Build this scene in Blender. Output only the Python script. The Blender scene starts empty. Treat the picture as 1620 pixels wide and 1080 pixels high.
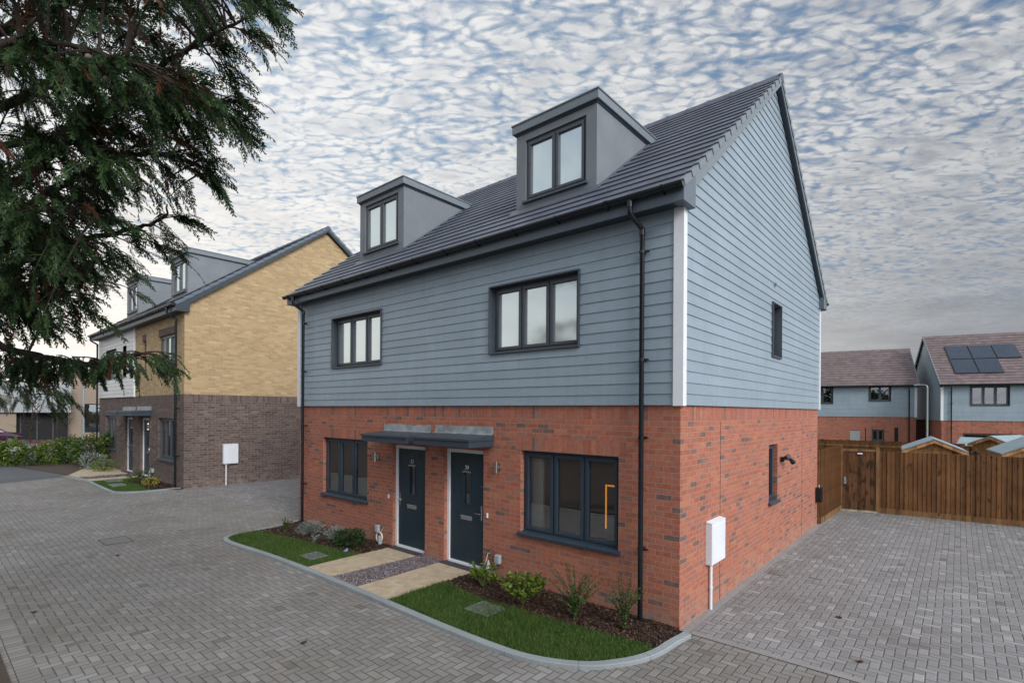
import bpy, math, random
import numpy as np
from mathutils import Vector, Matrix
R = random.Random(7)
NR = np.random.RandomState(11)
sc = bpy.context.scene
col = sc.collection
rad = math.radians

# ------------------------------------------------------------------ node helper
class NT:
    def __init__(s, tree):
        s.t = tree; s.n = tree.nodes; s.l = tree.links
    def new(s, typ, **kw):
        n = s.n.new(typ)
        for k, v in kw.items(): setattr(n, k, v)
        return n
    def put(s, sock, v):
        if v is None: return
        if isinstance(v, bpy.types.NodeSocket): s.l.new(v, sock)
        else:
            try: sock.default_value = v
            except Exception:
                sock.default_value = (v, v, v) if not hasattr(v, '__len__') else tuple(v) + (1,)
    def m(s, op, a, b=None, c=None, clamp=False):
        n = s.new('ShaderNodeMath', operation=op, use_clamp=clamp)
        s.put(n.inputs[0], a); s.put(n.inputs[1], b); s.put(n.inputs[2], c)
        return n.outputs[0]
    def vm(s, op, a, b=None, sc=None):
        n = s.new('ShaderNodeVectorMath', operation=op)
        s.put(n.inputs[0], a); s.put(n.inputs[1], b)
        if sc is not None: s.put(n.inputs['Scale'], sc)
        return n.outputs[1] if op in ('DOT_PRODUCT', 'LENGTH') else n.outputs[0]
    def xyz(s, v):
        n = s.new('ShaderNodeSeparateXYZ'); s.put(n.inputs[0], v); return n.outputs
    def vec(s, x, y, z=0.0):
        n = s.new('ShaderNodeCombineXYZ'); s.put(n.inputs[0], x); s.put(n.inputs[1], y); s.put(n.inputs[2], z); return n.outputs[0]
    def noise(s, v, scale, detail=3, rough=.5, dist=0, dim='3D', out=0):
        n = s.new('ShaderNodeTexNoise', noise_dimensions=dim)
        s.put(n.inputs['Vector'], v); n.inputs['Scale'].default_value = scale
        n.inputs['Detail'].default_value = detail; n.inputs['Roughness'].default_value = rough
        n.inputs['Distortion'].default_value = dist
        return n.outputs[out]
    def ramp(s, f, stops, interp='LINEAR'):
        n = s.new('ShaderNodeValToRGB'); s.put(n.inputs[0], f)
        e = n.color_ramp.elements; n.color_ramp.interpolation = interp
        while len(e) < len(stops): e.new(.5)
        for i, (p, c) in enumerate(stops):
            e[i].position = p; c = (c, c, c) if not hasattr(c, '__len__') else c
            e[i].color = (c[0], c[1], c[2], 1)
        return n.outputs[0]
    def mix(s, f, a, b, mode='MIX'):
        n = s.new('ShaderNodeMix', data_type='RGBA', blend_type=mode)
        s.put(n.inputs[0], f)
        for k, v in ((6, a), (7, b)):
            if isinstance(v, bpy.types.NodeSocket): s.l.new(v, n.inputs[k])
            else:
                v = (v, v, v) if not hasattr(v, '__len__') else v
                n.inputs[k].default_value = (v[0], v[1], v[2], 1)
        return n.outputs[2]
    def mr(s, f, a, b, c=0.0, d=1.0):
        n = s.new('ShaderNodeMapRange'); s.put(n.inputs[0], f)
        for i, v in enumerate((a, b, c, d)): s.put(n.inputs[i + 1], v)
        return n.outputs[0]
    def bump(s, h, dist=.01, strength=1.0, normal=None):
        n = s.new('ShaderNodeBump'); s.put(n.inputs['Height'], h)
        n.inputs['Distance'].default_value = dist; n.inputs['Strength'].default_value = strength
        if normal is not None: s.put(n.inputs['Normal'], normal)
        return n.outputs[0]

MATS = {}
def mat(name, fn=None, color=None, rough=.6, metal=0.0, var=0.0, scale=8, spec=.5, bump=0.0):
    if name in MATS: return MATS[name]
    m = bpy.data.materials.new(name); m.use_nodes = True
    N = NT(m.node_tree); b = m.node_tree.nodes['Principled BSDF']
    b.inputs['Roughness'].default_value = rough; b.inputs['Metallic'].default_value = metal
    b.inputs['Specular IOR Level'].default_value = spec
    if fn: fn(N, b)
    else:
        co = N.new('ShaderNodeTexCoord').outputs['Object']
        nz = N.noise(co, scale, 5, .6)
        lo = tuple(c * (1 - var) for c in color); hi = tuple(min(1, c * (1 + var)) for c in color)
        N.put(b.inputs['Base Color'], N.ramp(nz, [(.3, lo), (.7, hi)]))
        if bump: N.put(b.inputs['Normal'], N.bump(N.noise(co, scale * 12, 3), bump))
    MATS[name] = m
    return m

def uvnode(N): return N.new('ShaderNodeUVMap').outputs[0]

# bricks: running bond or soldier course
def brick_fn(stops, mortar, soldier=False, grime=.25, rough=.85):
    def fn(N, b):
        uv = uvnode(N)
        t = N.new('ShaderNodeTexBrick')
        N.put(t.inputs['Vector'], uv)
        t.inputs['Color1'].default_value = (0, 0, 0, 1); t.inputs['Color2'].default_value = (1, 1, 1, 1)
        t.inputs['Mortar'].default_value = (.5, .5, .5, 1)
        t.inputs['Scale'].default_value = 1; t.inputs['Mortar Size'].default_value = .006
        t.inputs['Mortar Smooth'].default_value = .25; t.inputs['Bias'].default_value = 0
        t.inputs['Brick Width'].default_value = .075 if soldier else .225
        t.inputs['Row Height'].default_value = .225 if soldier else .075
        t.offset = 0.0 if soldier else .5
        rnd = N.xyz(t.outputs['Color'])[0]
        c = N.ramp(rnd, stops)
        big = N.noise(uv, .7, 3); fine = N.noise(uv, 90, 4, .7); mid = N.noise(uv, 14, 3, .6)
        c = N.mix(N.mr(fine, .3, .75, 0, .45), c, N.mix(1, c, (.45, .45, .45), 'MULTIPLY'))
        c = N.mix(N.mr(mid, .35, .7, 0, .30), c, N.mix(.35, c, (.75, .70, .64), 'MIX'))
        c = N.mix(t.outputs['Fac'], c, mortar)
        c = N.mix(N.mr(big, .35, .75, 0, grime), c, N.mix(1, c, (.62, .60, .60), 'MULTIPLY'))
        z = N.xyz(uv)[1]
        if not soldier:   # splash-back dirt and salts near the ground
            sp = N.m('MULTIPLY', N.mr(z, .0, .38, 1, 0), N.mr(N.noise(uv, 5, 4, .6), .42, .62, 0, .55))
            c = N.mix(sp, c, (.34, .27, .22))
        N.put(b.inputs['Base Color'], c); b.inputs['Roughness'].default_value = rough
        b.inputs['Specular IOR Level'].default_value = .25
        h = N.m('ADD', N.m('MULTIPLY', t.outputs['Fac'], -1), N.m('MULTIPLY', fine, .35))
        N.put(b.inputs['Normal'], N.bump(h, .006))
    return fn
RED = [(0, (.15, .09, .08)), (.06, (.18, .095, .08)), (.10, (.36, .115, .080)), (.42, (.46, .128, .066)), (.60, (.35, .098, .056)), (.76, (.49, .165, .082)), (.88, (.30, .12, .09)), (.92, (.42, .13, .085)), (1, (.45, .14, .09))]
BRN = [(0, (.06, .045, .045)), (.35, (.11, .075, .066)), (.6, (.15, .105, .092)), (.8, (.09, .062, .058)), (1, (.19, .135, .115))]
YEL = [(0, (.37, .26, .14)), (.3, (.45, .32, .17)), (.55, (.52, .38, .205)), (.8, (.41, .285, .15)), (1, (.56, .42, .245))]
mat('red_brick', brick_fn(RED, (.40, .26, .195)))
mat('red_soldier', brick_fn(RED, (.33, .20, .16), True))
mat('brown_brick', brick_fn(BRN, (.24, .19, .165)))
mat('brown_soldier', brick_fn(BRN, (.20, .15, .13), True))
mat('yellow_brick', brick_fn(YEL, (.50, .36, .20), grime=.15))

def clad_fn(base, jc=.78):
    def fn(N, b):
        uv = uvnode(N)
        x, y, z = N.xyz(uv)
        t = N.new('ShaderNodeTexBrick'); N.put(t.inputs['Vector'], uv)
        t.inputs['Color1'].default_value = (0, 0, 0, 1); t.inputs['Color2'].default_value = (1, 1, 1, 1)
        t.inputs['Mortar'].default_value = (.5, .5, .5, 1)
        t.inputs['Scale'].default_value = 1; t.inputs['Mortar Size'].default_value = .0012
        t.inputs['Brick Width'].default_value = 3.6; t.inputs['Row Height'].default_value = .15; t.offset = .37; t.offset_frequency = 2
        t.inputs['Mortar Smooth'].default_value = 0
        grain = N.noise(N.vec(N.m('MULTIPLY', x, 1.6), N.m('MULTIPLY', y, 55)), 3, 6, .65)
        blot = N.noise(uv, 1.3, 4, .6)
        r = N.xyz(t.outputs['Color'])[0]
        k = N.m('ADD', N.m('ADD', N.mr(grain, .3, .7, .87, 1.10), N.mr(blot, .3, .7, -.07, .07)), N.m('MULTIPLY', N.m('SUBTRACT', r, .5), .10))
        st = N.noise(N.vec(N.m('MULTIPLY', x, 7), N.m('MULTIPLY', y, .35)), 1.0, 5, .65)
        k = N.m('MULTIPLY', k, N.mr(st, .42, .75, 1.015, .92))
        c = N.vm('MULTIPLY', N.vec(*base), N.vec(k, k, k))
        fy = N.m('FRACT', N.m('DIVIDE', y, .15))
        inb = N.m('MULTIPLY', N.m('GREATER_THAN', fy, .06), N.m('LESS_THAN', fy, .94))
        c = N.mix(N.m('MULTIPLY', N.m('MULTIPLY', t.outputs['Fac'], inb), .75), c, (.06, .08, .09))
        chip = N.m('GREATER_THAN', N.noise(uv, 23, 2, .5), .79)
        c = N.mix(N.m('MULTIPLY', chip, .25), c, (.5, .53, .55))
        N.put(b.inputs['Base Color'], c); b.inputs['Roughness'].default_value = .38
        b.inputs['Specular IOR Level'].default_value = .5
        N.put(b.inputs['Normal'], N.bump(grain, .0022))
    return fn
mat('blue_cladding', clad_fn((.256, .325, .380)))
mat('white_cladding', clad_fn((.62, .63, .64)))

def tile_fn(base, dirt):
    def fn(N, b):
        uv = uvnode(N)
        t = N.new('ShaderNodeTexBrick'); N.put(t.inputs['Vector'], uv)
        t.inputs['Color1'].default_value = (0, 0, 0, 1); t.inputs['Color2'].default_value = (1, 1, 1, 1)
        t.inputs['Mortar'].default_value = (.5, .5, .5, 1)
        t.inputs['Scale'].default_value = 1; t.inputs['Mortar Size'].default_value = .004
        t.inputs['Brick Width'].default_value = .30; t.inputs['Row Height'].default_value = .30; t.offset = .5
        r = N.xyz(t.outputs['Color'])[0]; nz = N.noise(uv, 2.2, 5, .65); f = N.noise(uv, 60, 3, .6)
        k = N.m('ADD', N.m('ADD', N.mr(r, 0, 1, .80, 1.18), N.mr(nz, .3, .7, -.12, .12)), N.mr(f, .3, .7, -.10, .10))
        c = N.vm('MULTIPLY', N.vec(*base), N.vec(k, k, k))
        c = N.mix(N.m('MULTIPLY', t.outputs['Fac'], .6), c, dirt)
        N.put(b.inputs['Base Color'], c); b.inputs['Roughness'].default_value = .55
        b.inputs['Specular IOR Level'].default_value = .45
        N.put(b.inputs['Normal'], N.bump(N.m('SUBTRACT', N.m('MULTIPLY', f, .3), t.outputs['Fac']), .004))
    return fn
mat('grey_tiles', tile_fn((.090, .102, .135), (.02, .02, .025)))
mat('brown_tiles', tile_fn((.150, .112, .112), (.06, .045, .045)))

mat('anthracite_plastic', color=(.028, .040, .055), rough=.38, var=.12)
mat('window_frame_grey', color=(.060, .072, .088), rough=.42, var=.08)
mat('navy_frame', color=(.030, .046, .066), rough=.36, var=.10)
mat('fascia_grey', color=(.105, .135, .165), rough=.45, var=.06)
mat('dormer_render', color=(.165, .185, .205), rough=.62, var=.10, scale=1.7, bump=.002)
mat('dormer_cap_grey', color=(.165, .195, .220), rough=.5, var=.06)
mat('black_plastic', color=(.006, .010, .015), rough=.25, var=.15)
mat('white_upvc', color=(.74, .76, .80), rough=.35, var=.03)
mat('meter_white', color=(.70, .73, .78), rough=.5, var=.05, scale=2)
mat('box_grey', color=(.34, .38, .42), rough=.5, var=.08)
mat('cable_cream', color=(.62, .58, .50), rough=.5, var=.05)
mat('chrome', color=(.62, .62, .63), rough=.22, metal=1, var=.05)
mat('lead_flashing', color=(.30, .33, .35), rough=.45, var=.35, scale=5, metal=.3, bump=.006)
mat('canopy_top_grey', color=(.085, .098, .118), rough=.45, var=.1)
mat('render_beige', color=(.27, .21, .16), rough=.85, var=.1)
mat('grey_panel', color=(.30, .32, .33), rough=.6, var=.08, scale=.5)
mat('dark_void', color=(.012, .012, .013), rough=.9, var=.1)
mat('room_wall', color=(.50, .47, .42), rough=.9, var=.03)
mat('dark_backing', color=(.035, .026, .018), rough=.8, var=.2)  # for the added panel that darkens the window panes
mat('canopy_navy', color=(.036, .053, .072), rough=.42, var=.08)
mat('room_floor', color=(.22, .16, .11), rough=.5, var=.2)
mat('white_gloss', color=(.82, .80, .75), rough=.4, var=.03)
mat('galvanised', color=(.30, .34, .355), rough=.42, var=.12, metal=.4)
mat('litter_blue', color=(.30, .48, .72), rough=.4, var=.3)
mat('solar_cells', color=(.016, .028, .050), rough=.16, var=.15, scale=3)

def door_fn(N, b):
    co = N.new('ShaderNodeTexCoord').outputs['Object']
    x, y, z = N.xyz(co)
    g = N.noise(N.vec(N.m('MULTIPLY', x, 40), y, N.m('MULTIPLY', z, 1.5)), 2.5, 5, .6)
    N.put(b.inputs['Base Color'], N.ramp(g, [(.3, (.010, .025, .040)), (.7, (.017, .039, .058))]))
    b.inputs['Roughness'].default_value = .38
    N.put(b.inputs['Normal'], N.bump(g, .0015))
mat('navy_door', door_fn)

def glass_mirror(name, tint, k, base):
    m = bpy.data.materials.new(name); m.use_nodes = True
    N = NT(m.node_tree); m.node_tree.nodes.remove(m.node_tree.nodes['Principled BSDF'])
    out = m.node_tree.nodes['Material Output']
    g = N.new('ShaderNodeBsdfGlossy'); g.inputs[0].default_value = (*tint, 1); g.inputs['Roughness'].default_value = .09 if base else .015
    co = N.new('ShaderNodeTexCoord').outputs['Object']
    N.put(g.inputs['Normal'], N.bump(N.noise(co, 1.3, 1), .004, .35))
    if base is None:
        d = N.new('ShaderNodeBsdfTransparent'); d.inputs[0].default_value = (.93, .96, .95, 1)
    else:
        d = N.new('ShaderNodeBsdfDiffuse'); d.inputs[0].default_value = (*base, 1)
    mx = N.new('ShaderNodeMixShader'); 
    if base is None:
        fr = N.new('ShaderNodeFresnel'); fr.inputs[0].default_value = 1.5
        N.put(mx.inputs[0], N.m('ADD', N.m('MULTIPLY', fr.outputs[0], .9), k, clamp=True))
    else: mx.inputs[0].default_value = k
    N.l.new(d.outputs[0], mx.inputs[1]); N.l.new(g.outputs[0], mx.inputs[2]); N.l.new(mx.outputs[0], out.inputs[0])
    MATS[name] = m
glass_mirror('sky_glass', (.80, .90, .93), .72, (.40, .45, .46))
glass_mirror('clear_glass', (.95, .97, 1.0), .20, None)

def emit(name, c, s):
    m = bpy.data.materials.new(name); m.use_nodes = True
    b = m.node_tree.nodes['Principled BSDF']; b.inputs['Base Color'].default_value = (*c, 1)
    b.inputs['Emission Color'].default_value = (*c, 1); b.inputs['Emission Strength'].default_value = s
    MATS[name] = m
emit('glint_glow', (1.0, .36, .04), .5)  # glow imitating an orange reflection in the glass, no lamp there
emit('lamp_glow', (1.0, .72, .40), 6)

# herringbone block paving, 200 x 100 blocks laid square to the houses
def paver_fn(cols, joint, stain=.75):
    def fn(N, b):
        pos = N.new('ShaderNodeNewGeometry').outputs['Position']
        x, y, z = N.xyz(pos)
        wob = N.noise(pos, 1.1, 2, out=1)
        wx, wy, wz = N.xyz(wob)
        u = N.m('ADD', N.m('DIVIDE', x, .1), N.m('MULTIPLY', wx, .35)); v = N.m('ADD', N.m('DIVIDE', y, .1), N.m('MULTIPLY', wy, .35))
        i = N.m('FLOOR', u); j = N.m('FLOOR', v); fx = N.m('FRACT', u); fy = N.m('FRACT', v)
        k = N.m('FLOORED_MODULO', N.m('ADD', N.m('SUBTRACT', i, j), .5), 4.0); k = N.m('FLOOR', k)
        is_ = [N.m('COMPARE', k, float(q), .1) for q in range(4)]
        L = N.m('ADD', fx, is_[1]); Rr = N.m('ADD', N.m('SUBTRACT', 1, fx), is_[0])
        B = N.m('ADD', fy, is_[2]); T = N.m('ADD', N.m('SUBTRACT', 1, fy), is_[3])
        e = N.m('MINIMUM', N.m('MINIMUM', L, Rr), N.m('MINIMUM', B, T))
        idv = N.vec(N.m('SUBTRACT', i, is_[1]), N.m('SUBTRACT', j, is_[2]), N.m('ADD', is_[0], is_[1]))
        wn = N.new('ShaderNodeTexWhiteNoise', noise_dimensions='3D'); N.put(wn.inputs[0], idv)
        rnd = wn.outputs[0]
        c = N.ramp(rnd, cols)
        fine = N.noise(pos, 160, 4, .7); big = N.noise(pos, .45, 5, .6); mid = N.noise(pos, 3.5, 5, .65)
        c = N.mix(N.mr(fine, .3, .7, 0, .35), c, N.mix(1, c, (.6, .6, .6), 'MULTIPLY'))
        c = N.mix(N.mr(big, .38, .66, 0, stain), c, N.mix(1, c, (.70, .66, .60), 'MULTIPLY'))
        c = N.mix(N.mr(mid, .52, .72, 0, .30), c, (.30, .28, .25))
        c = N.mix(N.mr(mid, .30, .40, .30, 0), c, (.10, .095, .09))
        jm = N.mr(e, .03, .075, 1, 0)
        c = N.mix(N.m('MULTIPLY', jm, .85), c, joint)
        spot = N.mr(N.noise(pos, 1.7, 5, .7), .62, .72, 0, 1)
        c = N.mix(N.m('MULTIPLY', spot, .38), c, (.13, .105, .08))
        N.put(b.inputs['Base Color'], c)
        N.put(b.inputs['Roughness'], N.mr(mid, .3, .7, .62, .9)); b.inputs['Specular IOR Level'].default_value = .35
        wn2 = N.new('ShaderNodeTexWhiteNoise', noise_dimensions='3D'); N.put(wn2.inputs[0], N.vm('ADD', idv, (7.3, 2.1, 5.5)))
        tilt = N.m('ADD', N.m('MULTIPLY', N.m('MULTIPLY', N.m('SUBTRACT', rnd, .5), fx), .5), N.m('MULTIPLY', N.m('MULTIPLY', N.m('SUBTRACT', wn2.outputs[0], .5), fy), .5))
        h = N.m('ADD', N.m('ADD', N.mr(e, .0, .11, 0, 1), N.m('MULTIPLY', fine, .12)), tilt)
        N.put(b.inputs['Normal'], N.bump(h, .006))
    return fn
mat('block_paving', paver_fn([(0, (.205, .194, .186)), (.25, (.235, .225, .215)), (.5, (.258, .246, .232)), (.75, (.225, .218, .214)), (.93, (.30, .292, .282)), (1, (.155, .14, .125))], (.072, .064, .058)))
mat('drive_paving', paver_fn([(0, (.205, .200, .202)), (.25, (.24, .236, .240)), (.5, (.272, .268, .273)), (.75, (.235, .230, .232)), (.93, (.36, .355, .36)), (1, (.145, .136, .132))], (.105, .095, .09), .45))

def asphalt_fn(c0):
    def fn(N, b):
        pos = N.new('ShaderNodeNewGeometry').outputs['Position']
        f = N.noise(pos, 120, 4, .7); g = N.noise(pos, .8, 5, .6)
        k = N.m('ADD', N.mr(f, .3, .7, .75, 1.25), N.mr(g, .3, .7, -.15, .15))
        N.put(b.inputs['Base Color'], N.vm('MULTIPLY', N.vec(*c0), N.vec(k, k, k)))
        b.inputs['Roughness'].default_value = .85
        N.put(b.inputs['Normal'], N.bump(f, .006))
    return fn
mat('asphalt', asphalt_fn((.055, .055, .058)))
mat('tarmac_path', asphalt_fn((.085, .090, .100)))
mat('kerb_concrete', asphalt_fn((.25, .28, .29)))
mat('edge_concrete', asphalt_fn((.25, .24, .235)))
mat('cover_concrete', asphalt_fn((.15, .15, .16)))
mat('soil', asphalt_fn((.060, .042, .030)))
mat('turf_ground', asphalt_fn((.035, .075, .018)))
mat('cover_paved', asphalt_fn((.16, .155, .14)))
mat('slab_dark', asphalt_fn((.045, .040, .050)))

def sandstone_fn(N, b):
    pos = N.new('ShaderNodeNewGeometry').outputs['Position']
    t = N.new('ShaderNodeTexBrick'); N.put(t.inputs['Vector'], N.vm('ADD', pos, (.15, .12, 0)))
    t.inputs['Color1'].default_value = (0, 0, 0, 1); t.inputs['Color2'].default_value = (1, 1, 1, 1)
    t.inputs['Mortar'].default_value = (.5, .5, .5, 1); t.inputs['Scale'].default_value = 1
    t.inputs['Mortar Size'].default_value = .003; t.inputs['Brick Width'].default_value = .9; t.inputs['Row Height'].default_value = .6
    n1 = N.noise(pos, 4, 6, .65, 1.2); n2 = N.noise(pos, 70, 3, .6)
    c = N.ramp(n1, [(.25, (.33, .26, .175)), (.5, (.45, .365, .255)), (.72, (.54, .46, .34))])
    c = N.mix(N.mr(n2, .3, .7, 0, .3), c, N.mix(1, c, (.65, .62, .6), 'MULTIPLY'))
    c = N.mix(N.m('MULTIPLY', t.outputs['Fac'], .5), c, (.20, .15, .10))
    N.put(b.inputs['Base Color'], c); b.inputs['Roughness'].default_value = .8
    N.put(b.inputs['Normal'], N.bump(N.m('ADD', n1, N.m('MULTIPLY', n2, .2)), .01))
mat('sandstone', sandstone_fn)

def timber_fn(base, kn=.66):
    def fn(N, b):
        uv = uvnode(N); x, y, z = N.xyz(uv)
        oi = N.m('FLOOR', N.m('DIVIDE', N.m('ADD', x, .0005), .1))
        wn = N.new('ShaderNodeTexWhiteNoise', noise_dimensions='1D'); N.put(wn.inputs['W'], oi)
        r = wn.outputs[0]
        p = N.vec(N.m('MULTIPLY', x, 9), N.m('ADD', N.m('MULTIPLY', y, .8), N.m('MULTIPLY', r, 40)))
        g = N.noise(p, 4, 6, .65, 1.5); knot = N.noise(N.vec(N.m('MULTIPLY', x, 2.2), N.m('ADD', y, N.m('MULTIPLY', r, 17))), 3.6, 2)
        blot = N.noise(uv, 1.4, 4, .6)
        k = N.m('ADD', N.m('ADD', N.mr(g, .3, .7, .65, 1.2), N.mr(r, 0, 1, -.28, .24)), N.mr(blot, .3, .7, -.3, .25))
        c = N.vm('MULTIPLY', N.vec(*base), N.vec(k, k, k))
        c = N.mix(N.mr(knot, kn, kn + .08, 0, .8), c, (.022, .010, .004))
        N.put(b.inputs['Base Color'], c); b.inputs['Roughness'].default_value = .78
        b.inputs['Specular IOR Level'].default_value = .25
        N.put(b.inputs['Normal'], N.bump(g, .004))
    return fn
mat('fence_timber', timber_fn((.150, .068, .025), .63))
mat('rail_timber', timber_fn((.21, .115, .05)))
mat('gate_timber', timber_fn((.120, .052, .022), .52))
mat('shed_timber', timber_fn((.52, .27, .11)))
mat('pale_timber', timber_fn((.42, .36, .24)))
mat('roof_felt', color=(.25, .31, .34), rough=.9, var=.15, scale=4, bump=.004)

def leaf(name, stops, rough=.55, trans=.25):
    m = bpy.data.materials.new(name); m.use_nodes = True
    N = NT(m.node_tree); b = m.node_tree.nodes['Principled BSDF']
    g = N.new('ShaderNodeNewGeometry')
    c = N.ramp(g.outputs['Random Per Island'], stops)
    if name == 'grass_blade':
        pn = N.noise(g.outputs['Position'], 3.2, 4, .6); c = N.mix(N.mr(pn, .42, .68, 0, .6), c, N.mix(1, c, (1.7, 1.25, 1.6), 'MULTIPLY')); c = N.mix(N.mr(pn, .40, .30, 0, .5), c, N.mix(1, c, (.6, .62, .6), 'MULTIPLY'))
    N.put(b.inputs['Base Color'], c); b.inputs['Roughness'].default_value = rough
    b.inputs['Specular IOR Level'].default_value = .3
    if trans:
        tr = N.new('ShaderNodeBsdfTranslucent'); N.put(tr.inputs[0], c)
        mx = N.new('ShaderNodeMixShader'); mx.inputs[0].default_value = trans
        N.l.new(b.outputs[0], mx.inputs[1]); N.l.new(tr.outputs[0], mx.inputs[2])
        N.l.new(mx.outputs[0], m.node_tree.nodes['Material Output'].inputs[0])
    MATS[name] = m
leaf('cypress_leaf', [(0, (.007, .018, .009)), (.40, (.016, .040, .015)), (.80, (.036, .074, .020)), (1, (.075, .115, .028))])
leaf('dead_leaf', [(0, (.035, .014, .009)), (.6, (.075, .028, .015)), (1, (.14, .055, .028))])
leaf('grass_blade', [(0, (.028, .070, .012)), (.6, (.058, .125, .020)), (.90, (.105, .175, .035)), (1, (.16, .15, .05))])
leaf('bright_leaf', [(0, (.05, .10, .014)), (.6, (.115, .175, .025)), (1, (.23, .27, .04))])
leaf('mid_leaf', [(0, (.025, .06, .014)), (.7, (.06, .12, .022)), (.93, (.12, .16, .03)), (1, (.22, .10, .04))])
leaf('dark_leaf', [(0, (.012, .03, .010)), (1, (.040, .075, .022))])
leaf('silver_leaf', [(0, (.13, .16, .14)), (.6, (.21, .24, .22)), (1, (.30, .32, .30))], trans=.1)
leaf('yellow_leaf', [(0, (.25, .22, .03)), (1, (.45, .38, .06))])
leaf('red_leaf', [(0, (.10, .02, .02)), (1, (.20, .06, .05))])
leaf('bark_chip', [(0, (.018, .010, .007)), (.5, (.045, .024, .016)), (.85, (.085, .050, .034)), (1, (.20, .15, .11))], trans=0)
leaf('slate_chip', [(0, (.10, .08, .09)), (.5, (.20, .165, .18)), (.85, (.32, .28, .29)), (1, (.55, .50, .50))], trans=0)
leaf('autumn_leaf', [(0, (.10, .07, .015)), (.5, (.30, .17, .035)), (1, (.45, .28, .06))])
mat('bark', color=(.034, .024, .018), rough=.9, var=.4, scale=6, bump=.01)
mat('green_stem', color=(.07, .085, .03), rough=.7, var=.2)
mat('cone_brown', color=(.20, .15, .12), rough=.8, var=.3, scale=30)

# ------------------------------------------------------------------ mesh builder
class MB:
    def __init__(s, xf=None):
        s.v = []; s.f = []; s.mi = []; s.uv = []; s.mats = []; s.xf = xf
    def mid(s, m):
        if m not in s.mats: s.mats.append(m)
        return s.mats.index(m)
    def poly(s, pts, m, uv=None):
        pts = [Vector(p) for p in pts]
        if s.xf: pts = [Vector(s.xf(*p)) for p in pts]
        b = len(s.v); s.v += [tuple(p) for p in pts]; s.f.append(tuple(range(b, b + len(pts)))); s.mi.append(s.mid(m))
        if uv is None:
            n = (pts[1] - pts[0]).cross(pts[2] - pts[0])
            if n.length < 1e-12: n = Vector((0, 0, 1))
            n.normalize()
            if abs(n.z) > .999: uv = [(p.x, p.y) for p in pts]
            else:
                t = Vector((0, 0, 1)).cross(n).normalized(); bb = n.cross(t)
                if bb.z < 0: bb = -bb
                uv = [(p.dot(t), p.dot(bb)) for p in pts]
        s.uv.append(uv)
    def box(s, x0, x1, y0, y1, z0, z1, m, skip=''):
        a = [(x0, y0, z0), (x1, y0, z0), (x1, y1, z0), (x0, y1, z0), (x0, y0, z1), (x1, y0, z1), (x1, y1, z1), (x0, y1, z1)]
        for k, f in (('b', (3, 2, 1, 0)), ('t', (4, 5, 6, 7)), ('f', (0, 1, 5, 4)), ('r', (1, 2, 6, 5)), ('k', (2, 3, 7, 6)), ('l', (3, 0, 4, 7))):
            if k not in skip: s.poly([a[i] for i in f], m)
    def hexa(s, a, m):   # 8 corners as box order
        for f in ((3, 2, 1, 0), (4, 5, 6, 7), (0, 1, 5, 4), (1, 2, 6, 5), (2, 3, 7, 6), (3, 0, 4, 7)): s.poly([a[i] for i in f], m)
    def tube(s, pts, r, m, n=8, cap=True):
        pts = [Vector(p) for p in pts]
        if not hasattr(r, '__len__'): r = [r] * len(pts)
        rings = []; up = None
        for i, p in enumerate(pts):
            d = (pts[min(i + 1, len(pts) - 1)] - pts[max(i - 1, 0)]).normalized()
            if up is None: up = d.orthogonal().normalized()
            up = (up - d * up.dot(d)).normalized(); w = d.cross(up)
            rings.append([p + (up * math.cos(2 * math.pi * k / n) + w * math.sin(2 * math.pi * k / n)) * r[i] for k in range(n)])
        for a, b in zip(rings, rings[1:]):
            for k in range(n): s.poly([a[k], a[(k + 1) % n], b[(k + 1) % n], b[k]], m)
        if cap: s.poly(rings[0][::-1], m); s.poly(rings[-1], m)
    def build(s, name, parent=None, smooth=False, bevel=0, weld=True):
        me = bpy.data.meshes.new(name); me.from_pydata(s.v, [], s.f)
        ul = me.uv_layers.new(name='UVMap')
        ul.data.foreach_set('uv', [c for f in s.uv for p in f for c in p])
        for m in s.mats: me.materials.append(MATS[m])
        me.polygons.foreach_set('material_index', s.mi)
        if smooth or bevel:
            import bmesh
            bm = bmesh.new(); bm.from_mesh(me); bmesh.ops.remove_doubles(bm, verts=bm.verts, dist=1e-5); bm.to_mesh(me); bm.free()
        if smooth: me.polygons.foreach_set('use_smooth', [True] * len(me.polygons))
        me.update()
        o = bpy.data.objects.new(name, me); col.objects.link(o)
        if parent: o.parent = parent
        if bevel:
            b = o.modifiers.new('b', 'BEVEL'); b.width = bevel; b.segments = 2; b.limit_method = 'ANGLE'; b.angle_limit = rad(40)
        if smooth and True:
            try: me.set_sharp_from_angle(angle=rad(45))
            except Exception: pass
        return o

def npmesh(name, V, k, m, parent=None):
    """V: (nfaces*k,3) vertices, faces of k verts each; islands of faces share nothing"""
    V = np.asarray(V, np.float32).reshape(-1, 3); nf = len(V) // k
    me = bpy.data.meshes.new(name); me.vertices.add(len(V)); me.vertices.foreach_set('co', V.ravel())
    me.loops.add(nf * k); me.loops.foreach_set('vertex_index', np.arange(nf * k, dtype=np.int32))
    me.polygons.add(nf); me.polygons.foreach_set('loop_start', np.arange(0, nf * k, k, dtype=np.int32))
    me.polygons.foreach_set('loop_total', np.full(nf, k, dtype=np.int32))
    me.materials.append(MATS[m]); me.update(); me.validate()
    o = bpy.data.objects.new(name, me); col.objects.link(o)
    if parent: o.parent = parent
    return o

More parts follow.
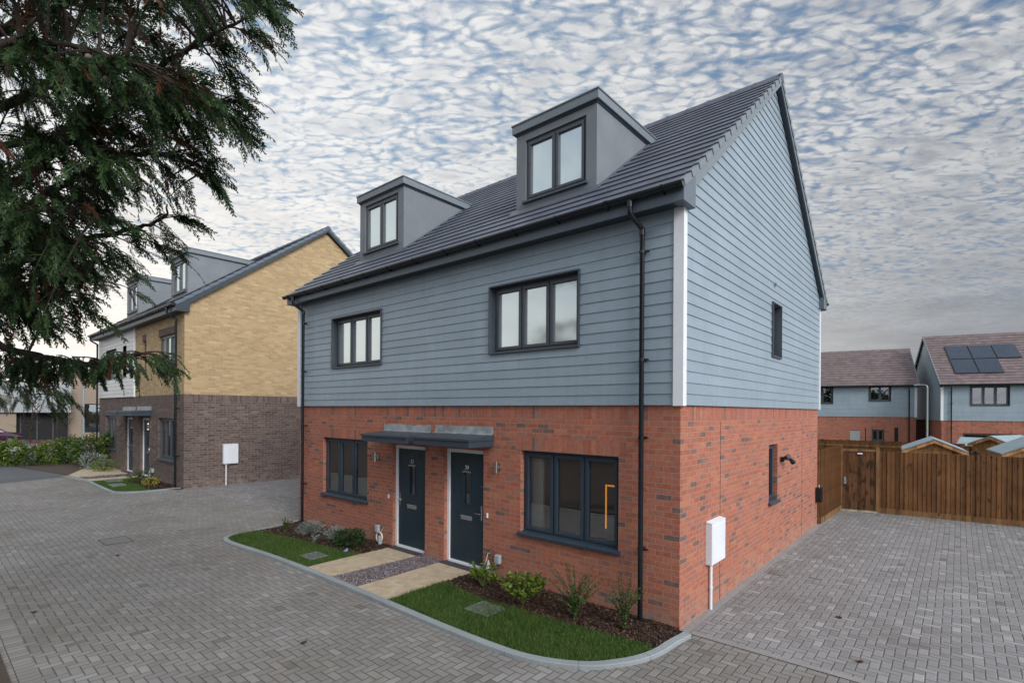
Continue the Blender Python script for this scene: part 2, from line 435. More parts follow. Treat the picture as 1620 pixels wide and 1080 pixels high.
def tag(o, label=None, cat=None, group=None, kind=None):
    if label: o['label'] = label
    if cat: o['category'] = cat
    if group: o['group'] = group
    if kind: o['kind'] = kind
    return o
def thing(name, label, cat, loc=(0, 0, 0), rz=0.0, scale=1.0, group=None):
    o = bpy.data.objects.new(name, None); col.objects.link(o)
    o.location = loc; o.rotation_euler = (0, 0, rz); o.scale = (scale,) * 3; o.empty_display_size = .3
    return tag(o, label, cat, group)

FX = lambda u, n, z: (u, n, z)          # front wall frame: n inward = +y
# ------------------------------------------------------------------ windows
def window(parent, xf, u0, u1, z0, z1, lights, rec=.08, frame='navy_frame', glass='clear_glass', sill=True, pod=False, room=0, name='window', top_open=None, interior=None, simple=False, depth4=False):
    """frame mesh is the part; panes, sill, surround are its children (or siblings of it when it is itself a child)"""
    fw = .045; b = MB(xf); d0, d1 = rec, rec + .07
    b.box(u0, u1, d0, d1, z1 - fw, z1, frame); b.box(u0, u1, d0, d1, z0, z0 + fw, frame)
    b.box(u0, u0 + fw, d0, d1, z0 + fw, z1 - fw, frame); b.box(u1 - fw, u1, d0, d1, z0 + fw, z1 - fw, frame)
    lw = (u1 - u0 - 2 * fw) / lights
    panes = []
    for i in range(lights):
        a = u0 + fw + i * lw; c = a + lw
        if i: b.box(a - .018, a + .018, d0 + .004, d1 - .004, z0 + fw, z1 - fw, frame)
        s = .050; g = .012 if i else .004; g2 = .012 if i < lights - 1 else .004
        A, Cc, B0, T0 = a + g + .006, c - g2 - .006, z0 + fw + .003, z1 - fw - .003
        y0, y1 = d0 - .018, d1 - .02
        b.hexa([(A, y0 + .0, T0 - s), (Cc, y0, T0 - s), (Cc, y1, T0 - s), (A, y1, T0 - s), (A, y0, T0), (Cc, y0, T0), (Cc, y1, T0), (A, y1, T0)], frame)
        b.box(A, Cc, y0, y1, B0, B0 + s, frame)
        b.box(A, A + s, y0 + .001, y1, B0 + s, T0 - s, frame); b.box(Cc - s, Cc, y0 + .001, y1, B0 + s, T0 - s, frame)
        panes.append((A + s, Cc - s, B0 + s, T0 - s))
    w = b.build(name, parent, bevel=0 if simple else .005)
    holder = parent if depth4 else w
    for (a, c, q, t) in panes:
        p = MB(xf); p.poly([(a - .01, d0 + .02, q - .01), (c + .01, d0 + .02, q - .01), (c + .01, d0 + .02, t + .01), (a - .01, d0 + .02, t + .01)], glass)
        p.build('pane', holder)
    if sill:
        p = MB(xf); e = .04
        if pod:
            p.box(u0 - .02, u1 + .02, -.075, d0 + .02, z0 - .03, z0 - .002, frame)
        else:
            p.hexa([(u0 - e, -.055, z0 - .045), (u1 + e, -.055, z0 - .045), (u1 + e, -.001, z0 - .045), (u0 - e, -.001, z0 - .045),
                    (u0 - e, -.055, z0 - .005), (u1 + e, -.055, z0 - .005), (u1 + e, -.001, z0 + .012), (u0 - e, -.001, z0 + .012)], frame)
            p.hexa([(u0 + .001, -.001, z0 + .001), (u1 - .001, -.001, z0 + .001), (u1 - .001, d0 + .02, z0 + .001), (u0 + .001, d0 + .02, z0 + .001),
                    (u0 + .001, -.001, z0 + .012), (u1 - .001, -.001, z0 + .012), (u1 - .001, d0 + .02, z0 + .030), (u0 + .001, d0 + .02, z0 + .030)], frame)
        p.build('sill', holder, bevel=0 if simple else .004)
    if pod:
        p = MB(xf); t = .022; f = -.072
        p.box(u0 - t, u1 + t, f, d0 + .01, z1, z1 + t, frame); p.box(u0 - t, u0, f + .001, d0 + .01, z0 - .03, z1, frame); p.box(u1, u1 + t, f + .001, d0 + .01, z0 - .03, z1, frame)
        p.build('surround', holder)
    if glass == 'clear_glass':
        p = MB(xf); dd = max(room, .5); e = .35 if room else .0
        a, c, q, t, n0, n1 = u0 - e, u1 + e, (0.02 if room else z0), z1 + (.2 if room else 0), d1 + .01, d1 + dd
        wm = 'room_wall' if room else 'dark_void'
        p.poly([(a, n1, q), (c, n1, q), (c, n1, t), (a, n1, t)], wm)
        p.poly([(a, n0, q), (a, n1, q), (a, n1, t), (a, n0, t)], wm); p.poly([(c, n0, q), (c, n1, q), (c, n1, t), (c, n0, t)], wm)
        p.poly([(a, n0, q), (c, n0, q), (c, n1, q), (a, n1, q)], 'room_floor' if room else wm); p.poly([(a, n0, t), (c, n0, t), (c, n1, t), (a, n1, t)], wm)
        if room:  # inner leaf of the wall round the opening
            for r in ((a, u0, q, t), (u1, c, q, t), (u0, u1, q, z0), (u0, u1, z1, t)):
                p.poly([(r[0], n0, r[2]), (r[1], n0, r[2]), (r[1], n0, r[3]), (r[0], n0, r[3])], wm)
        p.build('room', holder)
        if interior: interior(xf, holder, n1)
    return w

def wallgrid(b, u0, u1, z0, z1, holes, bands, base, rec=.1, n=0.0):
    us = sorted(set([u0, u1] + [h[0] for h in holes] + [h[1] for h in holes] + [x for q in bands for x in q[:2]]))
    zs = sorted(set([z0, z1] + [h[2] for h in holes] + [h[3] for h in holes] + [x for q in bands for x in q[2:4]]))
    us = [u for u in us if u0 - 1e-6 <= u <= u1 + 1e-6]; zs = [z for z in zs if z0 - 1e-6 <= z <= z1 + 1e-6]
    for a, c in zip(us, us[1:]):
        for q, t in zip(zs, zs[1:]):
            mu, mz = (a + c) / 2, (q + t) / 2
            if any(h[0] < mu < h[1] and h[2] < mz < h[3] for h in holes): continue
            m = base; bz = None
            for k in bands:
                if k[0] < mu < k[1] and k[2] < mz < k[3]: m = k[4]; bz = k[2]
            pts = [(a, n, q), (c, n, q), (c, n, t), (a, n, t)]
            uv = None
            if m.endswith('soldier'): uv = [(p[0], p[2] - bz + .0) for p in pts]
            else: uv = [(p[0], p[2] - .025) for p in pts]
            b.poly(pts, m, uv)
    for (a, c, q, t) in holes:
        b.poly([(a, n, q), (a, n, t), (a, n + rec, t), (a, n + rec, q)], base); b.poly([(c, n, t), (c, n, q), (c, n + rec, q), (c, n + rec, t)], base)
        b.poly([(a, n, t), (c, n, t), (c, n + rec, t), (a, n + rec, t)], base); b.poly([(a, n, q), (a, n + rec, q), (c, n + rec, q), (c, n, q)], base)

def boards(b, z0, z1, lim, holes, m, g=.15, n0=-.028, lip=.012):
    """lapped boards; lim(z)->(u0,u1)"""
    k = 0; z = z0
    while z < z1 - 1e-4:
        zt = min(z + g, z1)
        cuts = sorted(set([z, zt] + [h[i] for h in holes for i in (2, 3) if z < h[i] < zt]))
        for q, t in zip(cuts, cuts[1:]):
            n = lambda zz: n0 - lip * (1 - (zz - z) / g)
            La, Ra = lim(q); Lb, Rb = lim(t)
            if Ra - La < .02: continue
            if Rb <= Lb: Lb = Rb = (Lb + Rb) / 2
            hs = sorted([h for h in holes if h[2] < (q + t) / 2 < h[3]])
            segs = []; ca, cb = La, Lb
            for h in hs: segs.append((ca, h[0], cb, h[0])); ca = cb = h[1]
            segs.append((ca, Ra, cb, Rb))
            for (a, c, a2, c2) in segs:
                pts = [(a, n(q), q), (c, n(q), q), (c2, n(t), t), (a2, n(t), t)]
                b.poly(pts, m, [(p[0] + 5, p[2] - z0) for p in pts])
                if abs(q - z) < 1e-6: b.poly([(a, n0 + .004, q), (c, n0 + .004, q), (c, n(q), q), (a, n(q), q)], m)
        z = zt; k += 1

# ------------------------------------------------------------------ a house
def house(name, label, loc, rz, scale, S):
    W, D, H, ze, zr, sl = S['W'], S['D'], S['H'], S['ze'], S['zr'], S['slope']
    t = thing(name, label, 'house', loc, rz, scale)
    lo = S['lower']; up = S['upper']; uf = S.get('upper_front', [(-W, 0, up)])
    gable_m = S.get('gable', up)
    ym = D / 2
    rl = {'red_brick': 'red_soldier', 'brown_brick': 'brown_soldier'}[lo]
    det = S.get('detail', 2); ov = .14; OVL = S.get('ovl', .14)
    roofz = lambda y: zr - sl * abs(y - ym)
    gtop = lambda y: roofz(y) - .19
    SX = lambda u, n, z: (-n, u, z)                # right gable wall, u = y, n inward = -x
    LX = lambda u, n, z: (-W + n, D - u, z)        # left gable wall, u runs from the back to the front
    BX = lambda u, n, z: (-W - u, D - n, z)        # back wall; u from 0 to -W
    # ---- masonry
    b = MB(FX)
    holes = [w[:4] for w in S['fwin'] if w[2] < H] + [(d[0], d[1], 0.0, d[2]) for d in S['doors']]
    bands = [(-W + .23, -.23, H - .225, H, rl)]
    for w in S['fwin']:
        if w[2] < H: bands.append((w[0] - .11, w[1] + .11, w[3], w[3] + .225, rl))
    wallgrid(b, -W, 0, -.3, H, holes, bands, lo)
    b.xf = SX
    shl = [w[:4] for w in S['swin'] if w[2] < H]
    wallgrid(b, 0, D, -.3, H, shl, [(.23, D - .23, H - .225, H, rl)], lo)
    b.xf = LX; wallgrid(b, 0, D, -.3, H, [], [(.23, D - .23, H - .225, H, rl)], lo)
    b.xf = None; b.poly([(0, D, -.3), (-W, D, -.3), (-W, D, H), (0, D, H)], lo)
    # movement joints
    b.xf = SX
    for y in S.get('joints', []): b.box(y, y + .012, -.002, .01, -.2, H - .24, 'dark_void', 'bk')
    b.build('lower_wall', t)
    # ---- upper storey
    c = MB(FX)
    for (a, e, m) in uf:
        hu = [w[:4] for w in S['fwin'] if w[2] > H and a <= w[0] and w[1] <= e]
        if 'cladding' in m: boards(c, H - .01, ze, lambda z: (a, e), hu, m)
        else:
            wallgrid(c, a, e, H, ze, hu, [(w[0], w[1], w[3], w[3] + .225, rl) for w in hu], m)
    c.build('cladding' if 'cladding' in up else 'upper_wall', t)
    zk = lambda z: (ze - gtop(0)) and None
    def lim(z):
        if z <= gtop(0): return (0.0, D)
        y = ym - (zr - .19 - z) / sl
        return (y, D - y)
    for nm, X, hw in (('right', SX, [w[:4] for w in S['swin'] if w[2] > H]), ('left', LX, [])):
        c = MB(X)
        ztop = gtop(ym)
        if 'cladding' in gable_m: boards(c, H - .01, ztop - .01, lim, hw, gable_m)
        else:
            c.poly([(0, 0, H), (D, 0, H), (D, 0, gtop(D)), (ym, 0, ztop), (0, 0, gtop(0))], gable_m, [(0, H - .025), (D, H - .025), (D, gtop(D) - .025), (ym, ztop - .025), (0, gtop(0) - .025)])
        c.build('gable_wall', t)
    c = MB(); c.poly([(0, D, H), (-W, D, H), (-W, D, ze), (0, D, ze)], gable_m)
    hb = c.build('rear_wall', t)
    # ---- corner boards
    if 'cladding' in gable_m:
        for (x, y, sx, sy) in ((0, 0, 1, -1), (-W, 0, -1, -1), (0, D, 1, 1), (-W, D, -1, 1)):
            c = MB(); p = .052
            xa, xb = sorted((x - sx * .085, x + sx * p)); ya, yb = sorted((y + sy * p, y + sy * .005))
            c.box(xa, xb, ya, yb, H - .02, ze, 'white_upvc')
            xa, xb = sorted((x + sx * .005, x + sx * p)); ya, yb = sorted((y + sy * .004, y - sy * .06))
            c.box(xa, xb, ya, yb, H - .02, ze, 'white_upvc')
            c.build('corner_board', t)
    elif S.get('mid_board'):
        c = MB(); c.box(S['mid_board'] - .05, S['mid_board'] + .03, -.05, 0, H - .02, ze, 'white_upvc'); c.build('corner_board', t)
    # ---- roof
    c = MB(); tm = S['tiles']; xa, xb = -W - OVL, ov
    ye = -.31; L = (ym - ye) * math.sqrt(1 + sl * sl); nrow = max(1, round(L / .30)); g = L / nrow
    ux, uz = 1 / math.sqrt(1 + sl * sl), sl / math.sqrt(1 + sl * sl)
    nx, nz = -uz, ux     # outward normal for the front slope in (y,z)
    th = .024
    for sgn in (1, -1):
        P = lambda s_, h: ((ye + s_ * ux + nx * h) if sgn > 0 else (D - (ye + s_ * ux + nx * h)), zr - sl * (ym - ye) + s_ * uz + nz * h)
        for k in range(nrow):
            s0, s1 = k * g, (k + 1) * g
            a = P(s0, th); e = P(s1, .003); f = P(s0, -.02)
            pts = [(xa, *a), (xb, *a), (xb, *e), (xa, *e)]
            if sgn < 0: pts = pts[::-1]
            c.poly(pts, tm, [((p[0] + 20) , k * .3 + (.0 if i in ((0, 1) if sgn > 0 else (2, 3)) else .3)) for i, p in enumerate(pts)])
            pts = [(xa, *f), (xb, *f), (xb, *a), (xa, *a)]
            if sgn < 0: pts = pts[::-1]
            c.poly(pts, tm, [(0, .15)] * 4)
        a, e = P(0, -.02), P(L, -.02)
        c.poly([(xa, *a), (xb, *a), (xb, *e), (xa, *e)], 'black_plastic')
    roof = c.build('roof', t)
    # ridge tiles
    c = MB(); x = xa - .01
    while x < xb:
        x2 = min(x + .45, xb + .02)
        for (q0, q1, r) in ((x, x2 - .004, .0), (x2 - .05, x2, .008)):
            w = .13 + r; zt = zr + .055 + r; zb = zr - .13 * sl + .02
            for sg in (1, -1):
                c.poly([(q0, ym - sg * w, zb), (q1, ym - sg * w, zb), (q1, ym - sg * w * .35, zt - .012), (q0, ym - sg * w * .35, zt - .012)], tm)
            c.poly([(q0, ym - w * .35, zt - .012), (q1, ym - w * .35, zt - .012), (q1, ym, zt), (q0, ym, zt)], tm)
            c.poly([(q0, ym, zt), (q1, ym, zt), (q1, ym + w * .35, zt - .012), (q0, ym + w * .35, zt - .012)], tm)
            for q in (q0, q1): c.poly([(q, ym - w, zb), (q, ym - w * .35, zt - .012), (q, ym, zt), (q, ym + w * .35, zt - .012), (q, ym + w, zb)], tm)
        x = x2
    c.build('ridge_tiles', roof)
    # verge units + barge boards + verge soffit
    for side in (1, -1):
        x0 = ov if side > 0 else -W - OVL
        c = MB(); v = MB()
        for sgn in (1, -1):
            P = lambda s_, h: ((ye + s_ * ux + nx * h) if sgn > 0 else (D - (ye + s_ * ux + nx * h)), zr - sl * (ym - ye) + s_ * uz + nz * h)
            for k in range(nrow):
                s0, s1 = k * g + .0, (k + 1) * g + .02
                o0, o1 = side * .022, side * .010
                A = [P(s0, -.055), P(s0, .036), P(s1, -.075), P(s1, .012)]
                q = [(x0 - side * .05, *A[0]), (x0 + o0, *A[0]), (x0 + o1, *A[2]), (x0 - side * .05, *A[2]), (x0 - side * .05, *A[1]), (x0 + o0, *A[1]), (x0 + o1, *A[3]), (x0 - side * .05, *A[3])]
                v.hexa(q, 'fascia_grey' if S.get('verge') else 'dormer_cap_grey')
            a, e = P(0, -.02), P(L, -.02); a2, e2 = P(-.0, -.20), P(L, -.20)
            xo = x0; xi = x0 - side * .022
            e = (ym, e[1]); e2 = (ym, e2[1])
            c.poly([(xo, *a), (xo, *e), (xo, *e2), (xo, *a2)], S.get('verge', 'dormer_cap_grey')); c.poly([(xi, *a), (xi, *e), (xi, *e2), (xi, *a2)], 'fascia_grey')
            c.poly([(xo, *a2), (xo, *e2), (xi, *e2), (xi, *a2)], 'fascia_grey')
            m1, m2 = P(0, -.195), P(L, -.195); xw = 0 if side > 0 else -W
            c.poly([(xi, *m1), (xi, ym, m2[1]), (xw - side * .0, ym, m2[1]), (xw, *m1)], 'anthracite_plastic')
            # box end at eaves
            yq = (lambda y: y) if sgn > 0 else (lambda y: D - y)
            X0, X1 = min(xw, xo + side * .004), max(xw, xo + side * .004)
            pr = [(-.288, ze - .018), (.10, ze - .018), (.10, roofz(.10) - .05), (-.288, roofz(-.288) - .04)]
            for xx in (X0, X1): c.poly([(xx, yq(y_), z_) for y_, z_ in pr], S.get('verge', 'fascia_grey'))
            for (p0, p1) in zip(pr, pr[1:] + pr[:1]): c.poly([(X0, yq(p0[0]), p0[1]), (X1, yq(p0[0]), p0[1]), (X1, yq(p1[0]), p1[1]), (X0, yq(p1[0]), p1[1])], 'fascia_grey')
        v.build('verge_tiles', roof); c.build('barge_board', t)
    # fascia, soffit, gutter
    for sgn in (1, -1):
        Y = (lambda y: y) if sgn > 0 else (lambda y: D - y)
        zf = roofz(ye) - .03
        c = MB(); q = sorted((Y(-.285), Y(-.262))); c.box(xa + .02, xb - .023, q[0], q[1], ze - .02, zf, 'fascia_grey'); c.build('fascia', t)
        c = MB(); q = sorted((Y(-.262), Y(.0))); c.box(xa + .03, xb - .024, q[0], q[1], ze - .004, ze + .01, 'anthracite_plastic'); c.build('soffit', t)
        c = MB(); r = .062; cy, cz = -.356, zf + .006
        rings = []
        for x in (xa - .02, xb + .03):
            rings.append([(x, Y(cy + r * math.cos(a_)), cz + r * math.sin(a_)) for a_ in [math.pi + math.pi * i / 10 for i in range(11)]])
        for i in range(10): c.poly([rings[0][i], rings[1][i], rings[1][i + 1], rings[0][i + 1]], 'black_plastic')
        for i in range(10):
            f2 = lambda p: (p[0], Y(cy) + (p[1] - Y(cy)) * .9, cz + (p[2] - cz) * .9)
            c.poly([f2(rings[0][i]), f2(rings[1][i]), f2(rings[1][i + 1]), f2(rings[0][i + 1])], 'black_plastic')
        for rg in rings: c.poly(rg, 'black_plastic')
        q = sorted((Y(cy - r - .006), Y(cy - r + .012))); c.box(xa - .02, xb + .03, q[0], q[1], cz - .008, cz + .008, 'black_plastic')
        gut = c.build('gutter', t)
        if det > 1 and sgn > 0:
            x = xb - .25; kk = 0
            while x > xa:
                c = MB(); wdt = .06 if kk % 4 == 1 else .022; rr = r + .010
                rg = [[(xx, cy + rr * math.cos(a_), cz + rr * math.sin(a_)) for a_ in [math.pi * .93 + math.pi * 1.1 * i / 10 for i in range(11)]] for xx in (x, x + wdt)]
                for i in range(10): c.poly([rg[0][i], rg[1][i], rg[1][i + 1], rg[0][i + 1]], 'black_plastic')
                c.poly(rg[0], 'black_plastic'); c.poly(rg[1], 'black_plastic')
                c.box(x, x + .02, cy + .03, -.285, cz - .07, cz - .0, 'black_plastic')
                c.build('gutter_bracket', gut); x -= .82; kk += 1
    # downpipes
    zf = roofz(ye) - .03
    for (x, pz) in S['pipes']:
        c = MB(); pr = .034
        yb = -.115
        c.tube([(x - .06, -.352, zf - .05), (x - .06, -.352, zf - .20), (x - .05, -.33, zf - .23), (x, yb - .02, zf - .36), (x, yb, zf - .40), (x, yb, .02)], pr, 'black_plastic', 12)
        c.tube([(x - .06, -.352, zf - .03), (x - .06, -.352, zf - .13)], pr * 1.25, 'black_plastic', 12)
        c.tube([(x, yb, zf - .36), (x, yb, zf - .45)], pr * 1.2, 'black_plastic', 12)
        dp = c.build('downpipe', t, smooth=True)
        for z in pz:
            c = MB(); c.tube([(x, yb, z - .02), (x, yb, z + .02)], pr * 1.22, 'black_plastic', 12)
            c.box(x + .02, x + .085, yb + .0, yb + .045, z - .012, z + .012, 'black_plastic'); c.box(x - .02, x + .02, yb + .02, 0, z - .015, z + .015, 'black_plastic')
            c.build('pipe_clip', dp)
    # ---- windows
    for w in S['fwin']:
        u0, u1, z0, z1, n, gl, fr = w[:7]; pod = z0 > H and 'cladding' in up
        window(t, FX, u0, u1, z0, z1, n, rec=.085 if not pod else .07, frame=fr, glass=gl, pod=pod, room=w[7] if len(w) > 7 else 0, interior=w[8] if len(w) > 8 else None, simple=det < 2)
    for w in S['swin']:
        u0, u1, z0, z1, n, gl, fr = w[:7]
        window(t, SX, u0, u1, z0, z1, n, rec=.085, frame=fr, glass=gl, pod=z0 > H and 'cladding' in up, simple=det < 2)
    # ---- dormers
    for (x0, x1, yf, zt, wz0, wz1) in S['dormers']:
        c = MB(); zb = roofz(yf) - .03; yr = ym - (zr - zt) / sl
        dm = 'dormer_render'
        wu0, wu1 = x0 + .21, x1 - .20
        # front with an opening
        wallgrid(c, x0, x1, zb, zt, [(wu0, wu1, wz0, wz1)], [], dm, rec=.07, n=yf)
        for x in (x0, x1): c.poly([(x, yf, zb), (x, yr, zt), (x, yf, zt)], dm)
        d = c.build('dormer', t)
        c = MB()
        c.box(x0 - .06, x1 + .06, yf - .06, yr + .25, zt, zt + .14, 'dormer_cap_grey'); c.box(x0 - .075, x1 + .075, yf - .075, yr + .25, zt + .14, zt + .165, 'dormer_cap_grey')
        c.box(x0 - .02, x1 + .02, yf - .02, yr, zt - .035, zt, 'anthracite_plastic')
        c.build('dormer_roof', d, bevel=.004)
        window(d, lambda u, n_, z, yf=yf: (u, yf + n_, z), wu0, wu1, wz0, wz1, 2, rec=.035, frame='window_frame_grey', glass='sky_glass', sill=True, depth4=True, name='window_frame', simple=det < 2)
        c = MB(); # apron flashing and a tile-end gap beside the cheek
        A = roofz(yf - .16)
        c.hexa([(x0 - .08, yf - .16, A + .028), (x1 + .08, yf - .16, A + .028), (x1 + .08, yf, roofz(yf) + .03), (x0 - .08, yf, roofz(yf) + .03),
                (x0 - .08, yf - .16, A + .036), (x1 + .08, yf - .16, A + .036), (x1 + .08, yf - .005, roofz(yf) + .06), (x0 - .08, yf - .005, roofz(yf) + .06)], 'canopy_top_grey')
        c.build('flashing', d)
        for x, sx in ((x0, -1), (x1, 1)):
            c = MB(); q = sorted((x + sx * .001, x + sx * .05))
            c.hexa([(q[0], yf, roofz(yf) + .0), (q[1], yf, roofz(yf)), (q[1], yr, roofz(yr)), (q[0], yr, roofz(yr)), (q[0], yf, roofz(yf) + .045), (q[1], yf, roofz(yf) + .03), (q[1], yr, roofz(yr) + .03), (q[0], yr, roofz(yr) + .045)], 'canopy_top_grey')
            c.build('flashing', d)
    # ---- doors
    for (u0, u1, zt, num, hand) in S['doors']:
        c = MB(); fr = 'white_upvc'; n0, n1 = .07, .14; f = .07
        c.box(u0, u0 + f, n0, n1, .0, zt, fr); c.box(u1 - f, u1, n0, n1, 0, zt, fr); c.box(u0 + f, u1 - f, n0, n1, zt - f, zt, fr)
        c.box(u0 + f, u1 - f, n0 - .03, n1, .045, .085, 'chrome' if False else fr)
        frm = c.build('door_frame', t, bevel=.004)
        c = MB(); a, e, q, s_ = u0 + f + .004, u1 - f - .004, .088, zt - f - .004; nn = n0 + .025
        mu = (a + e) / 2; gu0, gu1, gz0, gz1 = mu - .075, mu + .075, 1.16, 1.72
        wallgrid(c, a, e, q, s_, [(gu0, gu1, gz0, gz1)], [], 'navy_door', rec=.03, n=nn)
        for (r0, r1, r2, r3) in ((mu - .28, mu + .28, s_ - .19, s_ - .05), (mu - .28, mu + .28, q + .16, q + .168)):
            c.box(r0, r1, nn - .004, nn, r2, r3, 'navy_door', 'k')
        for k in range(4): c.box(mu - .24 + k * .145, mu - .24 + k * .145 + .045, nn - .008, nn - .004, s_ - .165, s_ - .075, 'navy_door', 'k')
        for (r0, r1, r2, r3) in ((gu0 - .035, gu0, gz0 - .035, gz1 + .0), (gu1, gu1 + .035, gz0 - .035, gz1), (gu0, gu1, gz0 - .035, gz0)):
            c.box(r0, r1, nn - .012, nn, r2, r3, 'navy_door', 'k')
        dr = c.build('door', t, bevel=.002)
        c = MB(); c.box(gu0 - .035, gu1 + .035, nn - .016, nn, gz1, gz1 + .032, 'chrome'); c.build('trim', dr)
        c = MB(); c.poly([(gu0, nn + .028, gz0), (gu1, nn + .028, gz0), (gu1, nn + .028, gz1), (gu0, nn + .028, gz1)], 'clear_glass'); c.build('pane', dr)
        c = MB(); c.box(gu0 - .3, gu1 + .3, nn + .04, nn + 1.2, gz0 - .2, gz1 + .2, 'room_wall', 'f'); c.build('room', dr)
        c = MB(); c.box(mu - .145, mu + .145, nn - .012, nn, .86, .93, 'chrome'); c.box(mu - .145, mu + .145, nn - .018, nn - .012, .925, .940, 'chrome'); c.build('letterbox', dr, bevel=.003)
        hx = (e - .055) if hand > 0 else (a + .055)
        c = MB(); c.box(hx - .016, hx + .016, nn - .010, nn, .90, 1.16, 'chrome')
        c.tube([(hx, nn - .008, 1.02), (hx, nn - .05, 1.02), (hx - hand * .02, nn - .055, 1.02), (hx - hand * .12, nn - .055, 1.02)], .010, 'chrome', 8)
        c.tube([(hx, nn - .012, 1.13), (hx, nn - .02, 1.13)], .014, 'chrome', 10)
        c.build('handle', dr)
        c = MB(); c.tube([(hx, nn - .004, 1.50), (hx, nn - .008, 1.50)], .012, 'chrome', 10); c.build('lock', dr)
        c = MB(); c.box(u0 - .02, u1 + .02, -.13, .12, -.05, .045, 'slab_dark'); c.build('doorstep', t, bevel=.004)
        if num:
            cu = bpy.data.curves.new('n', 'FONT'); cu.body = num; cu.size = .115; cu.extrude = .002; cu.align_x = 'CENTER'
            to = bpy.data.objects.new('n', cu); me = bpy.data.meshes.new_from_object(to)
            me.materials.append(MATS['chrome_num']); o = bpy.data.objects.new('house_number', me); col.objects.link(o); o.parent = dr
            o.rotation_euler = (rad(90), 0, 0); o.location = (mu, nn - .006, 1.775); o.scale = (.9, 1, 1)
            bpy.data.objects.remove(to); bpy.data.curves.remove(cu)
    # canopies
    for (u0, u1, z) in S['canopies']:
        c = MB(); m1 = 'navy_frame'
        c.box(u0 + .012, u1 - .012, -.588, -.002, z, z + .105, 'canopy_navy')
        c.hexa([(u0, -.61, z + .105), (u1, -.61, z + .105), (u1, 0, z + .105), (u0, 0, z + .105), (u0, -.61, z + .148), (u1, -.61, z + .148), (u1, 0, z + .20), (u0, 0, z + .20)], 'canopy_navy')
        cn = c.build('canopy', t, bevel=.004)
        c = MB(); k = 14; ww = u1 - u0 + .02
        ph = u0 * 3
        for i in range(k):
            a, e = u0 - .04 + ww * i / k, u0 - .04 + ww * (i + 1) / k; dz = lambda x: .006 * math.sin(x * 21 + ph) + .004 * math.sin(x * 53)
            c.hexa([(a, -.022 + dz(a), z + .185), (e, -.022 + dz(e), z + .185), (e, -.001, z + .185), (a, -.001, z + .185), (a, -.012, z + .335 + dz(a)), (e, -.012, z + .335 + dz(e)), (e, -.001, z + .335 + dz(e)), (a, -.001, z + .335 + dz(a))], 'lead_flashing')
            c.hexa([(a, -.07, z + .196), (e, -.07, z + .196), (e, -.001, z + .20), (a, -.001, z + .20), (a, -.07, z + .203), (e, -.07, z + .203), (e, -.001, z + .215), (a, -.001, z + .215)], 'lead_flashing')
        c.build('flashing', cn)
    # wall lamps
    for (u, z, lit) in S['lamps']:
        c = MB(); c.box(u - .03, u + .03, -.022, 0, z - .06, z + .06, 'chrome')
        c.tube([(u, -.085, z - .10), (u, -.085, z + .10)], .034, 'chrome', 14)
        c.box(u - .012, u + .012, -.06, -.02, z - .02, z + .02, 'chrome')
        lp = c.build('wall_lamp', t, smooth=True)
        if lit:
            c = MB()
            for sg in (1, -1): c.tube([(u, -.085, z + sg * .101), (u, -.085, z + sg * .104)], .027, 'lamp_glow', 12)
            c.build('bulb', lp)
    for (u, z) in S['bells']:
        c = MB(); c.box(u - .016, u + .016, -.022, 0, z - .04, z + .04, 'white_upvc'); c.tube([(u, -.022, z + .012), (u, -.027, z + .012)], .009, 'box_grey', 10); c.build('doorbell', t, bevel=.003)
    for kind, u, z in S['boxes']:
        c = MB(); c.box(u - .055, u + .055, -.075, 0, z - .075, z + .075, 'box_grey')
        bx = c.build('cable_box', t, bevel=.015)
        c = MB(); c.tube([(u + .0, -.03, z - .07), (u + .01, -.03, z - .12), (u - .04, -.03, z - .17), (u - .10, -.04, z - .19)], .008, 'black_plastic', 6)
        if kind == 'coil':
            c2 = MB(); rr = .105
            for q in range(3):
                c2.tube([(u + .12 + rr * math.cos(a_ * math.pi / 8 + q), -.06 - q * .011, z - .16 + rr * math.sin(a_ * math.pi / 8 + q)) for a_ in range(17)], .0075, 'cable_cream', 6)
            c2.tube([(u + .15, -.05, z - .06), (u + .20, -.06, z + .0), (u + .24, -.05, z + .06)], .006, 'cable_cream', 6)
            c2.build('cable', bx)
            c.tube([(u + .15, -.07, -.02), (u + .15, -.07, z - .13)], .045, 'box_grey', 10)
        else:
            c.tube([(u - .19, -.09, -.02), (u - .18, -.08, .16), (u - .19, -.07, .30)], [.05, .045, .012], 'box_grey', 10)
            c.tube([(u - .27, -.08, .0), (u - .28, -.06, .2), (u - .22, -.04, .42), (u - .19, -.04, .40)], [.014, .012, .006, .004], 'cable_cream', 6)
            c.tube([(u - .19, -.04, .28), (u - .22, -.04, .45), (u - .14, -.04, .50), (u - .08, -.03, .40)], .004, 'black_plastic', 5)
        c.build('conduit', bx)
    if S.get('meter'):
        y0, y1, z0, z1, pzy = S['meter']
        c = MB(); c.box(.001, .088, y0, y1, z0, z1, 'meter_white', 'l')
        c.hexa([(0, y0 - .004, z1), (.096, y0 - .004, z1), (.096, y1 + .004, z1), (0, y1 + .004, z1), (0, y0 - .004, z1 + .03), (.096, y0 - .004, z1 + .008), (.096, y1 + .004, z1 + .008), (0, y1 + .004, z1 + .03)], 'meter_white')
        c.box(.088, .094, y0 + .02, y1 - .02, z0 + .02, z1 - .03, 'meter_white', 'l')
        mb = c.build('meter_box', t, bevel=.004)
        c = MB(); c.tube([(.035, pzy, -.02), (.035, pzy, z0)], .022, 'meter_white', 10); c.tube([(.035, pzy, .3), (.035, pzy, .33)], .027, 'meter_white', 10); c.build('pipe', mb, smooth=True)
